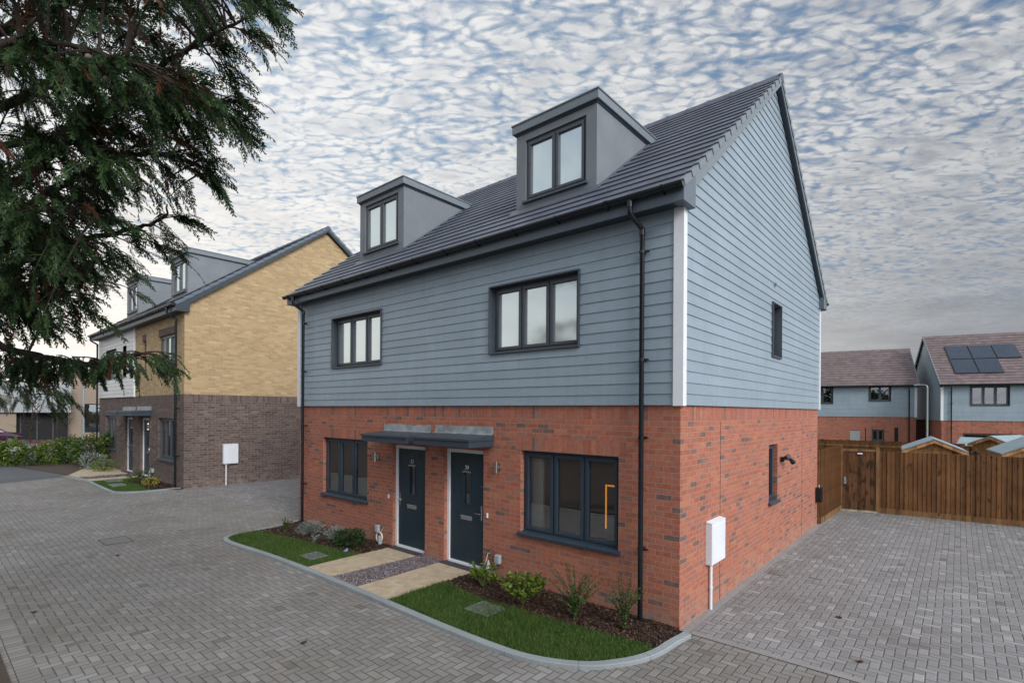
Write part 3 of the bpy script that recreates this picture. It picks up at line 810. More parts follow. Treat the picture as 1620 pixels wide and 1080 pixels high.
    if S.get('flood'):
        y, z = S['flood']
        c = MB(); c.box(0, .05, y - .05, y + .05, z - .05, z + .05, 'black_plastic'); c.tube([(.04, y, z), (.12, y, z), (.16, y + .1, z - .02)], .012, 'black_plastic', 8)
        c.tube([(.15, y + .06, z + .02), (.19, y + .16, z - .06)], [.03, .055], 'black_plastic', 12); c.tube([(.06, y - .04, z + .02), (.17, y - .12, z + .08)], [.03, .05], 'black_plastic', 12)
        c.build('security_light', t)
    if S.get('charger'):
        y, z = S['charger']
        c = MB(); c.box(0, .13, y - .11, y + .11, z - .18, z + .18, 'black_plastic'); c.tube([(.07, y - .02, z + .18), (.07, y, z + .24), (.03, y + .03, z + .22)], .016, 'box_grey', 8)
        c.build('cable_box', t, bevel=.02)
    for (y, z) in S.get('vents', []):
        c = MB(SX); c.tube([(y, -.055, z), (y, -.03, z)], .05, 'box_grey', 14); c.tube([(y, -.058, z), (y, -.055, z)], .036, 'dark_void', 12); c.build('vent', t)
    for fn in S.get('extra', []): fn(t, roofz)
    return t

m_ = bpy.data.materials.new('chrome_num'); m_.use_nodes = True
m_.node_tree.nodes['Principled BSDF'].inputs['Base Color'].default_value = (.62, .66, .70, 1); m_.node_tree.nodes['Principled BSDF'].inputs['Roughness'].default_value = .4
MATS['chrome_num'] = m_

# room with a panelled inner door behind the right window, and glowing strips added to imitate an orange glint in the pane
def room_right(xf, par, n1):
    c = MB(xf); u0, u1 = -2.95, -2.28; n = 1.0
    # panelled inner door standing open just inside, and an added dark panel that darkens the other panes
    n = .30
    c.box(-3.04, -2.46, n, n + .05, .05, 2.06, 'white_gloss')
    for (a, e) in ((-2.94, -2.78), (-2.72, -2.56)):
        for (q, t) in ((1.12, 1.92), (.25, .98)): c.box(a, e, n - .012, n, q, t, 'white_gloss')
    c.build('inner_door', par, bevel=.006)
    c = MB(xf); c.box(-2.42, -.60, 1.25, 1.32, .02, 2.4, 'dark_backing'); c.build('darkening_panel', par)
    c = MB(xf); c.box(-1.840, -1.818, 1.235, 1.25, .85, 1.60, 'glint_glow'); c.box(-1.80, -1.66, 1.235, 1.25, 1.575, 1.60, 'glint_glow')
    c.build('glint_strips', par)

def dark_gap(u, z0, z1, w=.05):
    def fn(t, rz):
        c = MB(); c.box(u, u + w, -.003, .05, z0, z1, 'dark_void'); c.build('recess', t)
    return fn

SG, CG = 'sky_glass', 'clear_glass'
main = dict(W=10.06, D=8.64, H=2.95, ze=5.51, zr=9.27, slope=.77, lower='red_brick', upper='blue_cladding', tiles='grey_tiles',
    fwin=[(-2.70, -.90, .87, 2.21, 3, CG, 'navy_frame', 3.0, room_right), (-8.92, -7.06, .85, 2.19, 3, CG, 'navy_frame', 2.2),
          (-3.36, -1.56, 3.84, 4.95, 3, SG, 'window_frame_grey'), (-8.44, -6.52, 3.84, 4.97, 3, SG, 'window_frame_grey')],
    swin=[(4.16, 4.78, 1.12, 2.23, 1, CG, 'navy_frame'), (4.18, 4.77, 3.94, 4.94, 1, SG, 'window_frame_grey')],
    doors=[(-4.56, -3.54, 2.15, '39', 1), (-6.14, -5.11, 2.14, '13', -1)],
    canopies=[(-4.77, -3.30, 2.235), (-6.40, -4.93, 2.225)],
    dormers=[(-3.34, -1.66, .6, 7.82, 6.58, 7.66), (-8.32, -6.62, .6, 7.86, 6.62, 7.74)],
    pipes=[(-.50, (.45, 1.0, 2.50, 3.55, 5.0)[1:]), (-9.70, (1.0, 2.45, 3.8, 5.0))],
    lamps=[(-6.66, 1.86, 0), (-3.17, 1.90, 0)], bells=[(-6.27, 1.06), (-3.44, 1.04)], boxes=[('coil', -6.62, .34), ('plain', -3.16, .34)],
    meter=(.92, 1.48, .66, 1.25, 1.03), joints=[1.49, 6.9], flood=(5.05, 1.90), charger=(8.5, .78), vents=[(4.35, 5.32)])
house('semi_detached_house', 'red brick and blue-grey boarded pair of houses with navy doors, nearest the camera', (0, 0, 0), 0, 1, main)

ye = dict(main); ye.update(D=9.5, zr=9.36, slope=.72, verge='anthracite_plastic', W=10.9, lower='brown_brick', upper='yellow_brick', gable='yellow_brick', upper_front=[(-10.9, -5.35, 'white_cladding'), (-5.35, 0, 'yellow_brick')], mid_board=-5.35, detail=1,
    fwin=[(-2.55, -.90, .80, 2.18, 3, CG, 'window_frame_grey'), (-9.8, -8.0, .80, 2.18, 3, CG, 'window_frame_grey'), (-2.55, -.90, 3.75, 4.95, 3, SG, 'window_frame_grey'), (-4.45, -3.95, 3.9, 4.95, 1, CG, 'window_frame_grey'),
          (-9.6, -7.9, 3.75, 4.95, 3, SG, 'window_frame_grey'), (-6.9, -6.4, 3.75, 4.95, 1, CG, 'window_frame_grey')],
    swin=[], doors=[(-4.60, -3.56, 2.15, '', 1), (-6.65, -5.62, 2.15, '', -1)], canopies=[(-4.95, -3.3, 2.24), (-6.9, -5.25, 2.22)],
    dormers=[(-3.35, -1.67, .6, 7.82, 6.55, 7.66), (-9.15, -7.45, .6, 7.86, 6.58, 7.70)],
    pipes=[(-.40, (1.0, 2.5)), (-10.75, (1.0, 2.5))], lamps=[(-3.35, 1.86, 1), (-7.35, 1.86, 0)], bells=[(-3.5, 1.05)], boxes=[('plain', -3.0, .34)],
    meter=(1.12, 1.58, .70, 1.32, 1.22), joints=[4.6], flood=None, charger=None, vents=[])
house('semi_detached_house', 'yellow brick and white boarded pair of houses over a brown brick ground floor', (-18.15, -.15, 0), 0, 1.145, ye)

def solar(t, rz):
    ux, uz = 1 / math.sqrt(1 + .77 ** 2), .77 / math.sqrt(1 + .77 ** 2)
    for (u, s) in ((.80, 1.1), (.80, 2.75), (2.0, 1.1), (2.0, 2.75), (3.2, 2.75)):
        c = MB(); a = -9.0 + u; P = lambda s_, h: (-.3 + s_ * ux - uz * h, rz(-.3) + s_ * uz + ux * h)
        for m, e, h0, h1 in (('black_plastic', 0, .04, .075), ('solar_cells', .025, .075, .078)):
            q = [(a + e, *P(s + e, h0)), (a + 1.16 - e, *P(s + e, h0)), (a + 1.16 - e, *P(s + 1.6 - e, h0)), (a + e, *P(s + 1.6 - e, h0))]
            q += [(a + e, *P(s + e, h1)), (a + 1.16 - e, *P(s + e, h1)), (a + 1.16 - e, *P(s + 1.6 - e, h1)), (a + e, *P(s + 1.6 - e, h1))]
            c.hexa(q, m)
        c.build('solar_panel', t)
def grey_door(t, rz):
    c = MB(); c.box(-3.74, -3.16, -.005, .06, .0, 1.60, 'grey_panel'); c.box(-3.74, -3.16, -.006, .02, 1.60, 1.66, 'rail_timber'); c.build('side_door', t)
bk = dict(detail=1, lower='red_brick', upper='blue_cladding', tiles='brown_tiles', slope=.77, swin=[], doors=[], canopies=[], dormers=[], lamps=[], bells=[], boxes=[])
th = rad(12); ct, st = math.cos(th), math.sin(th)
Lh = dict(bk); Lh.update(W=9.5, D=6.6, H=2.61, ze=4.84, zr=7.55, pipes=[(-.38, (1, 2, 3.5))],
    fwin=[(-2.63, -1.40, 3.70, 4.73, 2, CG, 'window_frame_grey'), (-6.1, -4.80, 3.53, 4.73, 2, CG, 'window_frame_grey'), (-2.47, -1.75, .93, 1.71, 2, CG, 'window_frame_grey')],
    extra=[grey_door, dark_gap(-2.86, 0, 1.8, .06), dark_gap(-1.18, 0, 1.87, .22)])
house('detached_house', 'boarded and brick house with plum tiled roof and no solar panels, beyond the fence', (.52, 38, 0), th, 1, Lh)
th2 = rad(13.5); c2, s2 = math.cos(th2), math.sin(th2)
Rh = dict(bk); Rh.update(W=9.0, D=8.6, H=2.43, ze=4.72, zr=8.22, pipes=[(-9.0 + .46, (1, 2, 3.5))],
    fwin=[(-9 + 1.41, -9 + 3.22, 3.37, 4.54, 3, CG, 'window_frame_grey'), (-9 + 1.05, -9 + 3.6, .5, 1.64, 2, CG, 'window_frame_grey')], extra=[solar])
house('detached_house', 'boarded and brick house with solar panels on its plum tiled roof', (1.9 + 9 * c2, 36 + 9 * s2, 0), th2, 1, Rh)

# ------------------------------------------------------------------ ground
def sheet(name, pts, z, m, kind='structure'):
    c = MB(); c.poly([(x, y, z) for x, y in pts], m); return tag(c.build(name), kind=kind)
sheet('ground', [(-450, -450), (450, -450), (450, 450), (-450, 450)], -.030, 'soil')
sheet('road', [(-120, -60), (-34, -60), (-34, 60), (-120, 60)], -.018, 'asphalt')
sheet('paving', [(-26, -16), (16, -16), (16, .1), (-26, .1)], 0, 'block_paving')
sheet('driveway', [(.1, .1), (16, .1), (16, 13), (.1, 13)], 0, 'drive_paving')
sheet('side_drive', [(-18.3, .1), (-9.96, .1), (-9.96, 14), (-18.3, 14)], 0, 'drive_paving')
sheet('garden_lawn', [(-9.9, 12.6), (16, 12.6), (16, 34), (-9.9, 34)], -.004, 'turf_ground')
sheet('paving_edge', [(0, -.02), (.12, -.02), (.12, 11.3), (0, 11.3)], .004, 'edge_concrete')
sheet('paving_channel', [(.14, .0), (16, .0), (16, .10), (.14, .10)], .008, 'edge_concrete')
sheet('front_paving', [(-26, -16), (-34, -16), (-34, .1), (-26, .1)], -.004, 'tarmac_path')
sheet('tarmac_path', [(-25.4, -2.3), (-24.0, -5.6), (-34.0, -5.6), (-34.0, -3.5)], .006, 'tarmac_path')
sheet('soil_bed', [(-25.9, -2.1), (-34, -3.5), (-34, 1.2), (-31.5, 1.2), (-28.8, -.7)], .012, 'soil')
sheet('stone_apron', [(-22.7, -2.08), (-25.3, -2.3), (-29.2, -.9), (-28.2, .2), (-25.4, -.25), (-25.3, -1.9)], .016, 'sandstone')

# kerbs: individual blocks along a curve
def smooth_curve(P, n=6):
    P = [Vector((*p, 0)) for p in P]; out = []
    for i in range(len(P) - 1):
        p0, p1, p2, p3 = P[max(i - 1, 0)], P[i], P[i + 1], P[min(i + 2, len(P) - 1)]
        for k in range(n):
            t = k / n; out.append(.5 * ((2 * p1) + (p2 - p0) * t + (2 * p0 - 5 * p1 + 4 * p2 - p3) * t * t + (3 * p1 - p0 - 3 * p2 + p3) * t ** 3))
    out.append(P[-1]); return out
def resample(P, d):
    L = [0]
    for a, b in zip(P, P[1:]): L.append(L[-1] + (b - a).length)
    n = max(2, round(L[-1] / d)); out = []
    for k in range(n + 1):
        s = L[-1] * k / n; i = max(j for j in range(len(L)) if L[j] <= s + 1e-9); i = min(i, len(P) - 2)
        out.append(P[i].lerp(P[i + 1], (s - L[i]) / max(1e-9, L[i + 1] - L[i])))
    return out
def off(P, d):
    out = []
    for i in range(len(P)):
        t = (P[min(i + 1, len(P) - 1)] - P[max(i - 1, 0)]).normalized(); out.append(P[i] + Vector((t.y, -t.x, 0)) * d)
    return out
KP = [(.20, -.10), (.15, -.45), (.13, -.76), (.06, -1.05), (-.06, -1.30), (-.34, -1.66), (-.85, -1.93), (-1.4, -2.02), (-2.3, -2.04), (-3.4, -2.02), (-4.5, -2.0), (-6.1, -2.0), (-7.4, -2.04), (-8.6, -2.13), (-9.15, -2.14), (-9.5, -2.0), (-9.68, -1.62), (-9.72, -1.0), (-9.85, -.45), (-10.05, -.05)]
outer = smooth_curve(KP, 6)
def kerb(xf):
    c = MB(); P = resample(outer, .15); Q = off(P, .11); Pb = off(P, .008); Qb = off(P, .102)
    z = .05
    for i in range(len(P) - 1):
        e = .004 if i % 6 == 0 else 0; g = lambda A, B: A + (B - A).normalized() * e
        a, b2, c2_, d = g(P[i], P[i + 1]), P[i + 1], Q[i + 1], g(Q[i], Q[i + 1])
        aa, bb, cc, dd = g(Pb[i], Pb[i + 1]), Pb[i + 1], Qb[i + 1], g(Qb[i], Qb[i + 1])
        T = lambda v, zz: xf((v.x, v.y, zz))
        c.poly([T(aa, z), T(bb, z), T(cc, z), T(dd, z)], 'kerb_concrete')
        c.poly([T(a, -.02), T(b2, -.02), T(b2, z - .010), T(a, z - .010)], 'kerb_concrete'); c.poly([T(a, z - .010), T(b2, z - .010), T(bb, z), T(aa, z)], 'kerb_concrete')
        c.poly([T(d, -.02), T(c2_, -.02), T(cc, z), T(dd, z)], 'kerb_concrete')
        if e: c.poly([T(a, -.02), T(aa, z), T(dd, z), T(d, -.02)], 'kerb_concrete')
    return tag(c.build('kerb'), kind='structure')
inner = off(resample(outer, .15), .11)
idn = lambda p: p
kerb(idn)
YS = 1.145; YX, YY = -18.15, -.15
yx = lambda p: (YX + p[0] * YS, YY + p[1] * YS * (.82 if p[1] < 0 else 1), p[2])
# the other house's kerb has the same shape, only on its near half
def pin(poly, x, y):
    r = False; j = len(poly) - 1
    for i in range(len(poly)):
        a, b = poly[i], poly[j]
        if (a[1] > y) != (b[1] > y) and x < (b[0] - a[0]) * (y - a[1]) / (b[1] - a[1]) + a[0]: r = not r
        j = i
    return r
I = [(p.x, p.y) for p in inner]
def clip(xa, xb): return [q for q in I if xa <= q[0] <= xb and (q[1] < -.05)]
rk = clip(-3.66, 1); lk = clip(-10.2, -6.1)
mulchR = [(-3.66, -.82), (-2.6, -.93), (-1.6, -.91), (-.68, -.78), (-.06, -.70)]
lawnR = [(-3.66, -1.92)] + [q for q in sorted(rk, key=lambda q: q[0]) if q[1] < -.70 and q[0] > -3.6] + mulchR[::-1]
ml = [(-9.62, -1.30), (-9.1, -1.15), (-8.0, -1.05), (-7.03, -.92), (-6.11, -.76)]
lawnL = ml + [(-6.11, -1.91)] + [q for q in sorted(lk, key=lambda q: -q[0]) if q[1] < -1.25 and q[0] < -6.15]
bedR = [q for q in mulchR] + [q for q in sorted(rk, key=lambda q: q[1]) if q[1] > -.70] + [(0.0, 0), (-3.66, 0)]
bedL = ml[::-1] + [q for q in sorted(lk, key=lambda q: q[1]) if q[1] > -1.28] + [(-10.05, 0), (-6.11, 0)]
def area(poly, n, rs):
    xs = [p[0] for p in poly]; ys = [p[1] for p in poly]; out = []
    while len(out) < n:
        x, y = rs.uniform(min(xs), max(xs)), rs.uniform(min(ys), max(ys))
        if pin(poly, x, y): out.append((x, y))
    return np.array(out)
def parea(poly): return abs(sum(a[0] * b[1] - b[0] * a[1] for a, b in zip(poly, poly[1:] + poly[:1]))) / 2
def grass(poly, label, dens=7000, h=.045, w=.0035, z=.03, xf=None, wide=1):
    if xf: poly = [xf((x, y, 0))[:2] for x, y in poly]
    c = MB(); c.poly([(x, y, z) for x, y in poly], 'turf_ground')
    n = int(parea(poly) * dens); P = area(poly, n, NR)
    g = np.sin(P[:, 0] * 3.1 + np.sin(P[:, 1] * 4)) * .25 + 1
    H_ = h * NR.uniform(.35, 1.35, n) * g; a = NR.uniform(0, 2 * math.pi, n); l = NR.normal(0, .45, (n, 2)) * H_[:, None]
    V = np.zeros((n, 3, 3)); b0 = np.c_[P, np.full(n, z)]; d = np.c_[np.cos(a), np.sin(a), np.zeros(n)] * w * wide
    V[:, 0] = b0 - d; V[:, 1] = b0 + d; V[:, 2] = b0 + np.c_[l, H_]
    o = npmesh('lawn', V, 3, 'grass_blade'); tag(o, label, 'grass', kind='stuff')
    base = c.build('turf', o)
    return o
grass(lawnR, 'short green lawn in front of the right navy door and window', 11000)
grass(lawnL, 'short green lawn in front of the left-hand window', 7000)
cover_clear = []
def chips(name, label, cat, poly, dens, mtl, size, z=.02, flat=.35, base='soil', asp=2.5):
    c = MB(); c.poly([(x, y, z) for x, y in poly], base)
    n = int(parea(poly) * dens); P = area(poly, n, NR)
    s = size * NR.uniform(.5, 1.5, n); L = s * NR.uniform(1, asp, n); a = NR.uniform(0, 2 * math.pi, n)
    t = NR.normal(0, flat, n); u = NR.normal(0, flat, n)
    X = np.c_[np.cos(a) * np.cos(t), np.sin(a) * np.cos(t), np.sin(t)]; Y = np.c_[-np.sin(a) * np.cos(u), np.cos(a) * np.cos(u), np.sin(u)]
    C0 = np.c_[P, z + .012 + NR.uniform(0, .018, n)]
    V = np.zeros((n, 4, 3))
    V[:, 0] = C0 - X * L[:, None] - Y * s[:, None] * .4; V[:, 1] = C0 + X * L[:, None] * .8 - Y * s[:, None] * .5
    V[:, 2] = C0 + X * L[:, None] + Y * s[:, None] * .3; V[:, 3] = C0 - X * L[:, None] * .8 + Y * s[:, None] * .5
    o = npmesh(name, V, 4, mtl); tag(o, label, cat, kind='stuff'); c.build('base', o); return o
chips('bark_mulch', 'dark bark mulch under the right-hand window', 'mulch', bedR, 5200, 'bark_chip', .011)
chips('bark_mulch', 'dark bark mulch under the left-hand window', 'mulch', bedL, 3600, 'bark_chip', .012)
# paths and gravel strip
KI = -1.90
def slab(pts, z=.035):
    c = MB(); c.poly([(x, y, z) for x, y in pts], 'sandstone')
    for a, b in zip(pts, pts[1:] + pts[:1]): c.poly([(*a, -.01), (*b, -.01), (*b, z), (*a, z)], 'sandstone')
    return tag(c.build('path'), kind='structure')
slab([(-6.10, -1.90), (-5.27, -1.90), (-5.17, -.13), (-6.16, -.13)])
slab([(-4.53, -1.90), (-3.66, -1.92), (-3.70, -.13), (-4.56, -.13)])
chips('gravel', 'strip of purple-grey slate chippings between the two stone paths', 'gravel', [(-5.27, -1.90), (-4.53, -1.90), (-4.56, 0.0), (-5.17, 0.0)], 14000, 'slate_chip', .008, asp=1.5, base='slab_dark')

def cover(x, y, w, d, lab, rz=0, z=.05, cm='cover_concrete', edge='galvanised', s=1):
    t = thing('inspection_cover', lab, 'drain cover', (x, y, 0), rz, s)
    c = MB(); e = .015
    c.box(-w / 2, w / 2, -d / 2, -d / 2 + e, 0, z + .004, edge); c.box(-w / 2, w / 2, d / 2 - e, d / 2, 0, z + .004, edge)
    c.box(-w / 2, -w / 2 + e, -d / 2 + e, d / 2 - e, 0, z + .004, edge); c.box(w / 2 - e, w / 2, -d / 2 + e, d / 2 - e, 0, z + .004, edge)
    c.build('frame', t)
    c = MB(); c.box(-w / 2 + e, w / 2 - e, -d / 2 + e, d / 2 - e, -.01, z, cm); c.build('tray', t)
cover(-2.34, -1.21, .44, .38, 'grey square inspection cover in the right-hand lawn', z=.048)
cover(-6.66, -1.45, .42, .36, 'grey square inspection cover in the left-hand lawn', z=.048)
cover(-11.04, -3.62, .66, .50, 'paved inspection cover set in the block paving of the street', z=.004, cm='cover_paved', edge='slab_dark')
cover(-22.15, -1.35, .8, .45, 'grey inspection cover in the far lawn, nearer the stone path', z=.07)
cover(-20.55, -1.55, .7, .42, 'grey inspection cover in the far lawn, nearer the house corner', z=.07)

# far front garden
ylawn = [(-18.75, -1.92), (-18.35, -1.55), (-18.25, -1.05), (-20.0, -1.05), (-21.2, -.9), (-22.55, -.9), (-22.65, -1.98), (-21, -1.98)]
grass(ylawn, 'small lawn in front of the yellow brick house', 2500, h=.05, w=.006)
chips('bark_mulch', 'brown mulch bed against the brown brick wall of the far house', 'mulch', [(-18.25, -1.05), (-18.12, -.15), (-22.5, -.15), (-22.55, -.9), (-21.2, -.9), (-20.0, -1.05)], 900, 'bark_chip', .02)
c = MB()
for P in ([(-18.2, -.2), (-18.2, -1.1), (-18.3, -1.62), (-18.7, -2.05), (-19.3, -2.12), (-21, -2.10), (-23, -2.08), (-25.4, -2.25)],):
    Q = resample(smooth_curve(P, 6), .3); Q2 = off(Q, .12)
    for i in range(len(Q) - 1): c.hexa([(*Q[i].xy, 0), (*Q[i + 1].xy, 0), (*Q2[i + 1].xy, 0), (*Q2[i].xy, 0), (*Q[i].xy, .06), (*Q[i + 1].xy, .06), (*Q2[i + 1].xy, .06), (*Q2[i].xy, .06)], 'kerb_concrete')
tag(c.build('kerb'), kind='structure')
slab([(-23.6, -2.0), (-22.66, -2.0), (-22.6, -.3), (-23.5, -.3)]); slab([(-25.5, -2.1), (-24.6, -2.0), (-24.5, -.3), (-25.4, -.3)])
chips('gravel', 'strip of slate chippings between the far stone paths', 'gravel', [(-24.6, -2.0), (-23.6, -2.0), (-23.5, -.16), (-24.5, -.16)], 700, 'slate_chip', .02, asp=1.5, base='slab_dark')

# ------------------------------------------------------------------ plants
def leaves(n, C, D, L, Wd, rs, droop=0):
    """n leaf quads at C along D"""
    D = D / np.linalg.norm(D, axis=1, keepdims=True)
    r = rs.normal(0, 1, (n, 3)); S = np.cross(D, r); S /= np.linalg.norm(S, axis=1, keepdims=True) + 1e-9
    L = L[:, None]; Wd = Wd[:, None]
    V = np.zeros((n, 4, 3)); V[:, 0] = C; V[:, 1] = C + D * L * .45 + S * Wd; V[:, 2] = C + D * L - np.array([0, 0, 1]) * L * droop; V[:, 3] = C + D * L * .45 - S * Wd
    return V
def bush(kind, loc, h, w, label, n=1, cat='shrub', name='shrub', group=None, leafm=None, dense=1.0):
    t = thing(name, label, cat, (loc[0], loc[1], .03), 0, 1, group); rs = NR
    st = MB(); Vs = []
    if kind == 'leafy':      # several stems, whorls of broad leaves at their ends
        ns = int(14 * dense)
        for k in range(ns):
            a = R.uniform(0, 2 * math.pi); rr = w * math.sqrt(R.random()); hh = h * R.uniform(.45, 1) * (1 - .35 * rr / w)
            tip = Vector((math.cos(a) * rr, math.sin(a) * rr, hh)); mid = Vector((tip.x * .35, tip.y * .35, hh * .5))
            st.tube([(0, 0, 0), mid, tip], [.006, .005, .003], 'green_stem', 5, False)
            for q in range(4):
                f = 1 - q * .2; p = mid.lerp(tip, f)
                m = 9; C0 = np.tile(np.array(p), (m, 1)) + rs.normal(0, .012, (m, 3)); D0 = rs.normal(0, 1, (m, 3)); D0[:, 2] = np.abs(D0[:, 2]) * .8 + .1
                Vs.append(leaves(m, C0, D0, rs.uniform(.045, .085, m) * (h / .4) ** .4, rs.uniform(.011, .018, m) * (h / .4) ** .4, rs, .15))
    elif kind == 'sparse':   # upright arching stems with small leaves
        ns = int(13 * dense)
        for k in range(ns):
            a = R.uniform(0, 2 * math.pi); rr = w * math.sqrt(R.random()); hh = h * R.uniform(.45, 1)
            P = [Vector((0, 0, 0))]; tip = Vector((math.cos(a) * rr, math.sin(a) * rr, hh))
            for q in range(1, 6): P.append(tip * (q / 5) + Vector((R.gauss(0, .012), R.gauss(0, .012), 0)) - Vector((tip.x, tip.y, 0)) * (.25 * math.sin(q / 5 * math.pi)))
            st.tube(P, [.004, .004, .003, .003, .002, .0015], 'bark', 4, False)
            for i in range(5):
                m = 16; f = rs.uniform(0, 1, (m, 1)); C0 = np.array(P[i]) * (1 - f) + np.array(P[i + 1]) * f; D0 = rs.normal(0, 1, (m, 3))
                Vs.append(leaves(m, C0, D0, rs.uniform(.018, .038, m), rs.uniform(.007, .011, m), rs))
    elif kind == 'spiky':    # lavender-like tufts
        m = int(900 * dense); a = rs.uniform(0, 2 * math.pi, m); el = rs.uniform(.25, 1.35, m)
        D0 = np.c_[np.cos(a) * np.cos(el), np.sin(a) * np.cos(el), np.sin(el)]; C0 = D0 * rs.uniform(.05, .75, (m, 1)) * np.array([w, w, h * .8])
        Vs.append(leaves(m, C0, D0 + rs.normal(0, .25, (m, 3)), rs.uniform(.05, .11, m), rs.uniform(.003, .006, m), rs))
        for k in range(12):
            b_ = R.uniform(0, 6.28); st.tube([(0, 0, 0), (math.cos(b_) * w * .5, math.sin(b_) * w * .5, h * .5)], .004, 'green_stem', 4, False)
    else:                    # dense rounded hedge plant
        m = int(1500 * dense); r3 = rs.normal(0, 1, (m, 3)); r3 /= np.linalg.norm(r3, axis=1, keepdims=True)
        lump = 1 + .25 * np.sin(r3[:, 0] * 5 + loc[0]) * np.cos(r3[:, 1] * 4 + loc[1]); rr = rs.uniform(.35, 1, m) ** .5 * lump
        C0 = r3 * rr[:, None] * np.array([w, w, h * .5]); C0[:, 2] += h * .5; C0[:, 2] = np.maximum(C0[:, 2], .01)
        s = max(.05, h * .09)
        Vs.append(leaves(m, C0, r3 + rs.normal(0, .6, (m, 3)), rs.uniform(.7, 1.5, m) * s, rs.uniform(.2, .4, m) * s, rs, .1))
        for k in range(6):
            b_ = R.uniform(0, 6.28); st.tube([(0, 0, 0), (math.cos(b_) * w * .4, math.sin(b_) * w * .4, h * .6)], .012, 'bark', 4, False)
    npmesh('foliage', np.concatenate(Vs), 4, leafm, t); st.build('stem', t)
    return t
bush('leafy', (-3.02, -.55), .46, .27, 'yellow-green leafy shrub beside the right navy door', leafm='bright_leaf')
bush('leafy', (-2.05, -.72), .58, .29, 'taller yellow-green shrub between the lawn cover and the wall', leafm='bright_leaf', dense=1.2)
bush('leafy', (-2.05, -.35), .42, .17, 'small bright leafy shrub tight against the brick, behind the taller yellow-green one', leafm='bright_leaf', dense=.6)
bush('sparse', (-1.22, -.62), .74, .42, 'straggly upright shrub with small leaves under the right side of the window', leafm='mid_leaf', dense=2.2)
bush('sparse', (-.52, -.52), .70, .34, 'thin straggly shrub in front of the right-hand drainpipe', leafm='mid_leaf', dense=1.5)
bush('spiky', (-8.35, -.62), .48, .46, 'silver-leaved tufted shrub, larger of the two, under the left window', leafm='silver_leaf', dense=1.3)
bush('spiky', (-7.55, -.45), .42, .38, 'smaller silver tufted shrub between the large silver one and the dark green one', leafm='silver_leaf')
bush('dense', (-6.85, -.55), .34, .32, 'dark green low bush beside the left stone path', leafm='dark_leaf', dense=.8)
bush('sparse', (-9.1, -.85), .30, .2, 'wispy half-bare plant at the outer end of the left bed', leafm='mid_leaf', dense=.7)
bush('sparse', (-7.6, -.95), .24, .15, 'tiny wispy plant at the edge of the left lawn', leafm='silver_leaf', dense=.5)
bush('dense', (-20.7, -.8), .45, .5, 'green and olive bush under the window of the yellow brick house', leafm='mid_leaf', dense=.5)
bush('dense', (-19.9, -.7), .28, .3, 'low yellow-leaved bush near the corner of the brown brick wall', leafm='yellow_leaf', dense=.25)
bush('sparse', (-21.6, -.65), .5, .3, 'spiky green plant beside the far stone path', leafm='mid_leaf', dense=.8)
bush('dense', (-26.6, -.75), .55, .5, 'lime green mounded bush by the far wall', leafm='bright_leaf', dense=.6)
bush('dense', (-27.9, -.9), .75, .55, 'grey-blue mounded bush by the far path', leafm='silver_leaf', dense=.6)
bush('dense', (-28.9, .1), 1.7, .6, 'tall green laurel against the end of the far house', leafm='mid_leaf', dense=.9)
bush('dense', (-30.0, -.6), 1.45, .8, 'green laurel bush standing alone beside the hedge gap', leafm='mid_leaf', dense=.9)
for i in range(5):
    lab = ['laurel bush at the left end of the far hedge row', 'second laurel bush from the left in the far hedge row', 'middle laurel bush of the far hedge row', 'fourth laurel bush from the left in the far hedge row', 'laurel bush at the right end of the far hedge row'][i]
    bush('dense', (-32.6 + i * .22, -3.85 + i * .66), 1.15 + .2 * math.sin(i * 2.1), .55, lab, leafm='bright_leaf' if i % 2 else 'mid_leaf', dense=.8, group='laurels in the far hedge')

# litter
t = MB(); rr = [(R.uniform(-.07, .07), R.uniform(-.04, .04), R.uniform(0, .06)) for _ in range(16)]
for k in range(14): t.poly([rr[k], rr[(k + 1) % 16], rr[(k + 5) % 16]], 'litter_blue')
o = t.build('litter'); o.location = (-6.45, -.88, .05); tag(o, 'crumpled pale blue wrapper beside the dark green bush', 'litter')
rs2 = random.Random(3)
for k, (x, y, lab) in enumerate([(-9.6, -3.9, 'curled brown leaf lying on the paving beside the paved cover'), (-7.0, -5.4, 'brown leaf on the paving at the bottom left of the street'), (1.5, 1.9, 'reddish leaf on the driveway a few steps from the meter box'), (1.9, .55, 'brown leaf on the driveway near its front edge'), (-3.3, -3.4, 'small brown leaf on the paving in front of the right lawn')]):
    t = MB(); P = [(math.cos(a) * .05 * rs2.uniform(.6, 1.2), math.sin(a) * .03, .004 + .015 * abs(math.sin(a * 2 + k))) for a in [i * math.pi / 4 for i in range(8)]]
    for i in range(8): t.poly([(0, 0, .004), P[i], P[(i + 1) % 8]], 'dead_leaf')
    o = t.build('fallen_leaf'); o.location = (x, y, .003); o.rotation_euler = (0, 0, k * 1.3); tag(o, lab, 'leaf')

